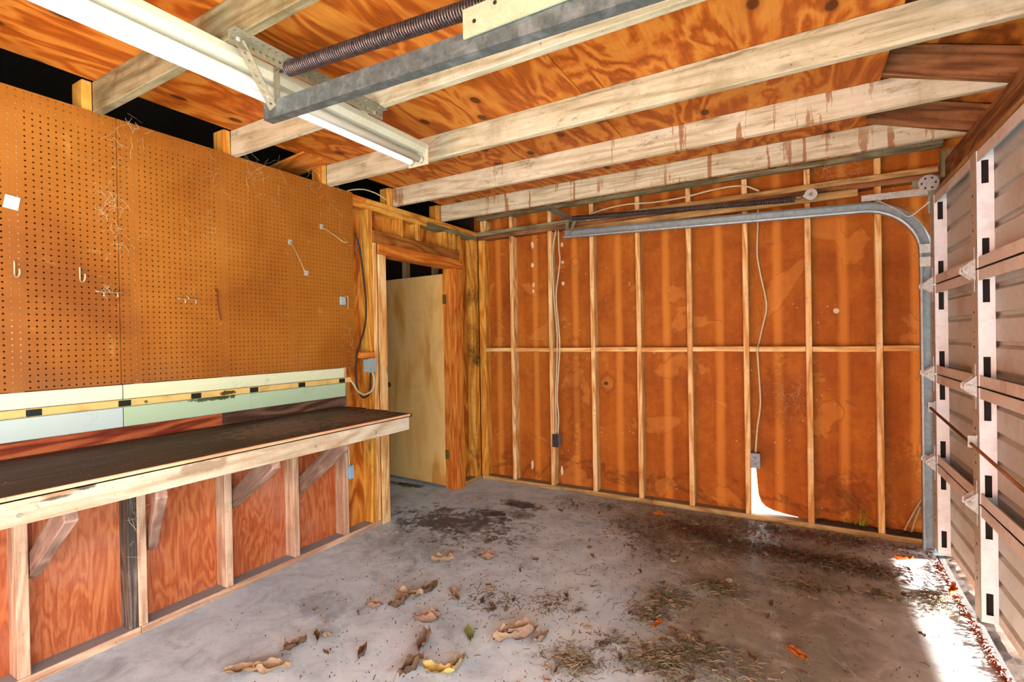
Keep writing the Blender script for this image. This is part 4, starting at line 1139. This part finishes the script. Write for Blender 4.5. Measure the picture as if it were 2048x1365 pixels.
# smaller leaves that cannot be told apart
small = [leaf_mesh(.055, .026, .5, .8, .09, 500 + k) for k in range(6)]
for k, me in enumerate(small): me.materials.append([brn, pnk, tan, brn, tan, brn][k])
rl = random.Random(3)
CL = [(-.70, 3.71), (-.76, 3.21), (-.95, 3.43), (-.46, 3.63), (-.13, 3.55), (.11, 3.52), (.24, 3.51), (-.63, 2.66), (-.40, 2.91), (-.02, 3.17), (-.53, 2.12), (-.76, 2.15), (-.85, 1.95), (-.41, 2.26), (-1.15, 2.33), (-1.45, 2.22), (-.20, 3.97), (.27, 3.97), (-1.4, 3.88), (-1.67, 3.81), (-.67, 2.48), (-1.14, 3.59), (-.4, 3.4)]
spots = []
for cx, cy in CL:
    for q in range(5): spots.append((cx + rl.gauss(0, .12), min(4.08, cy + rl.gauss(0, .10))))
for q in range(45): spots.append((rl.uniform(-2.2, .6), rl.uniform(1.3, 4.05)))
for x, y in spots:
    k = rl.randrange(6)
    o = place('leaf_scrap', small[k], None, None, Matrix.Translation((x, y, 0)) @ Matrix.Rotation(rl.uniform(0, 6.28), 4, 'Z') @ Matrix.Scale(rl.uniform(.5, 1.0), 4))
    cn = ['brown', 'pinkish', 'tan', 'dark', 'pale tan', 'crumpled brown'][k]
    zn = 'along the foot of the stud wall' if y > 3.75 else ('in the brown drift before the stud wall' if y > 3.2 and x > -1.3 else ('on the grey floor by the oil stain' if y > 2.75 and x <= -1.3 else ('in mid floor between the straw heaps' if x > -1.1 and y > 2.0 else ('on the bare grey floor beside the bench' if x <= -1.1 else 'at the near edge of the straw heaps'))))
    tag(o, 'small %s leaf scrap %s' % (cn, zn), 'leaf', '%s leaf scraps %s' % (cn, zn))

# needles, straw and clippings: uncountable
LV, LF, LM = [], [], []
def litter(mi, clusters, seed, lmin, lmax, wmul=1.0):
    rn = random.Random(seed)
    v, f = LV, LF
    for cx, cy, sx, sy, n in clusters:
        for q in range(n):
            x, y = cx + rn.gauss(0, sx), cy + rn.gauss(0, sy)
            if y > 4.115 or x > .70 or x < -2.73: continue
            L = rn.uniform(lmin, lmax); a = rn.uniform(0, 6.283); w = rn.uniform(.0007, .0016) * wmul
            z0 = rn.uniform(.0005, .014); z1 = max(.0005, z0 + rn.uniform(-.010, .010))
            dx, dy = math.cos(a) * L / 2, math.sin(a) * L / 2
            bx, by = -math.sin(a) * w, math.cos(a) * w
            ox, oy, oz = bx * rn.uniform(-4, 4), by * rn.uniform(-4, 4), rn.uniform(0, .004)
            b = len(v)
            for (px, py, pz) in ((x - dx, y - dy, z0), (x + ox, y + oy, (z0 + z1) / 2 + oz), (x + dx, y + dy, z1)):
                v += [(px - bx, py - by, pz), (px + bx, py + by, pz), (px, py, pz + w * 1.6)]
            for i in (0, 3):
                for k in range(3):
                    f.append((b + i + k, b + i + (k + 1) % 3, b + i + 3 + (k + 1) % 3, b + i + 3 + k)); LM.append(mi)

cl_dark = [(x, y, .09, .07, 110) for x, y in CL] + [(.1, 3.55, .26, .07, 800), (-.45, 3.60, .2, .10, 450), (-.7, 3.72, .12, .08, 300), (-.1, 3.97, .5, .05, 650), (-1.1, 3.6, .35, .2, 180), (-.6, 2.9, .6, .5, 250), (-1.2, 2.4, .6, .5, 180)]
litter(0, cl_dark, 11, .012, .040)
cl_straw = [(.22, 3.50, .10, .05, 260), (-.62, 2.66, .06, .07, 200), (-.53, 2.14, .09, .07, 300), (-.40, 2.27, .06, .06, 180), (.36, 3.22, .05, .02, 110), (.60, 3.30, .04, .09, 160), (-.02, 3.17, .18, .02, 80), (-.25, 2.25, .10, .07, 110), (-.4, 2.9, .08, .05, 130), (-.85, 1.95, .06, .05, 160), (-.67, 2.48, .04, .05, 100)]
litter(1, cl_straw, 12, .02, .05)
litter(2, [(x, y, sx, sy, int(n * .7)) for x, y, sx, sy, n in cl_straw] + [(-.05, 3.60, .2, .05, 120)], 13, .02, .05)
litter(3, [(-.66, 3.70, .08, .06, 220), (.1, 3.56, .26, .06, 280), (-.30, 3.85, .3, .07, 240), (-.9, 3.5, .2, .15, 120), (.25, 4.0, .3, .04, 220)], 14, .010, .028, 2.2)
litter(0, [(-1.4, 2.3, .55, .6, 500), (-1.7, 1.7, .4, .4, 200), (-.3, 2.7, .5, .5, 300)], 15, .002, .008, 1.3)
litter(3, [(.695, y, .012, .06, 70) for y in (2.6, 2.75, 2.9, 3.05, 3.2, 3.35, 3.5, 3.65, 3.8)], 16, .015, .04, 1.6)
lo = solid('floor_litter', LV, LF, NEEDLES[0], None)
for m_ in NEEDLES[1:]: lo.data.materials.append(m_)
lo.data.polygons.foreach_set('material_index', LM)
tag(lo, 'pine needles, straw and leaf crumbs drifted over the concrete', 'litter', kind='stuff')

# cobwebs: fine strands
def webs(name, spots, seed, label, normal='x'):
    rn = random.Random(seed)
    v, f = [], []
    for (x, y, z, s, n) in spots:
        for q in range(int(n * .8)):
            a = rn.uniform(0, 6.283); L = s * rn.uniform(.15, .8)
            c = (rn.gauss(0, s * .45), rn.gauss(0, s * .6))
            p = []
            for i in range(4):
                t = i / 3 - .5
                u = c[0] + math.cos(a) * L * t + rn.gauss(0, L * .07); w = c[1] + math.sin(a) * L * t + rn.gauss(0, L * .07)
                d = rn.uniform(.002, .010)
                p.append((x + d, y + u, z + w) if normal == 'x' else (x + u, y - d, z + w))
            a_, b_ = tubegeo(p, rn.uniform(.00025, .0006), 3, False)
            f += [tuple(k + len(v) for k in ff) for ff in b_]; v += a_
    tag(solid(name, v, f, M['web'], None), label, 'cobweb', kind='stuff')
webs('cobweb', [(XP, 1.07, 2.05, .10, 46), (XP, 1.09, 1.90, .07, 26), (XP, 1.08, 2.25, .07, 16), (XP, 1.05, 1.63, .05, 16), (XP, 1.50, 2.0, .08, 18), (XP, 1.55, 2.30, .10, 18), (XP, 1.85, 2.38, .16, 34), (XP, 2.25, 2.38, .16, 30), (XP, 1.15, 2.40, .12, 24), (XP, 2.45, 1.45, .12, 16), (XP, 2.47, 2.1, .12, 14)], 21, 'pale cobweb strands clinging to the pegboard')
webs('cobweb', [(-.05, 4.20, .95, .14, 60), (.42, 4.12, 1.30, .05, 14), (.06, 4.12, 1.25, .05, 22), (.43, 4.19, .75, .06, 14)], 22, 'tangled cobwebs on the back wall by the grey outlet', 'y')
webs('cobweb', [(-1.45, 4.06, 2.43, .08, 60), (.2, 4.10, 2.49, .10, 70), (.35, 4.10, 2.49, .08, 40)], 23, 'grey cobweb tangle on the top plate over the track', 'y')
webs('cobweb', [(-2.75, 1.16, .55, .10, 36), (-2.75, 1.16, .75, .08, 30)], 24, 'thick cobweb on the weathered stud under the bench')
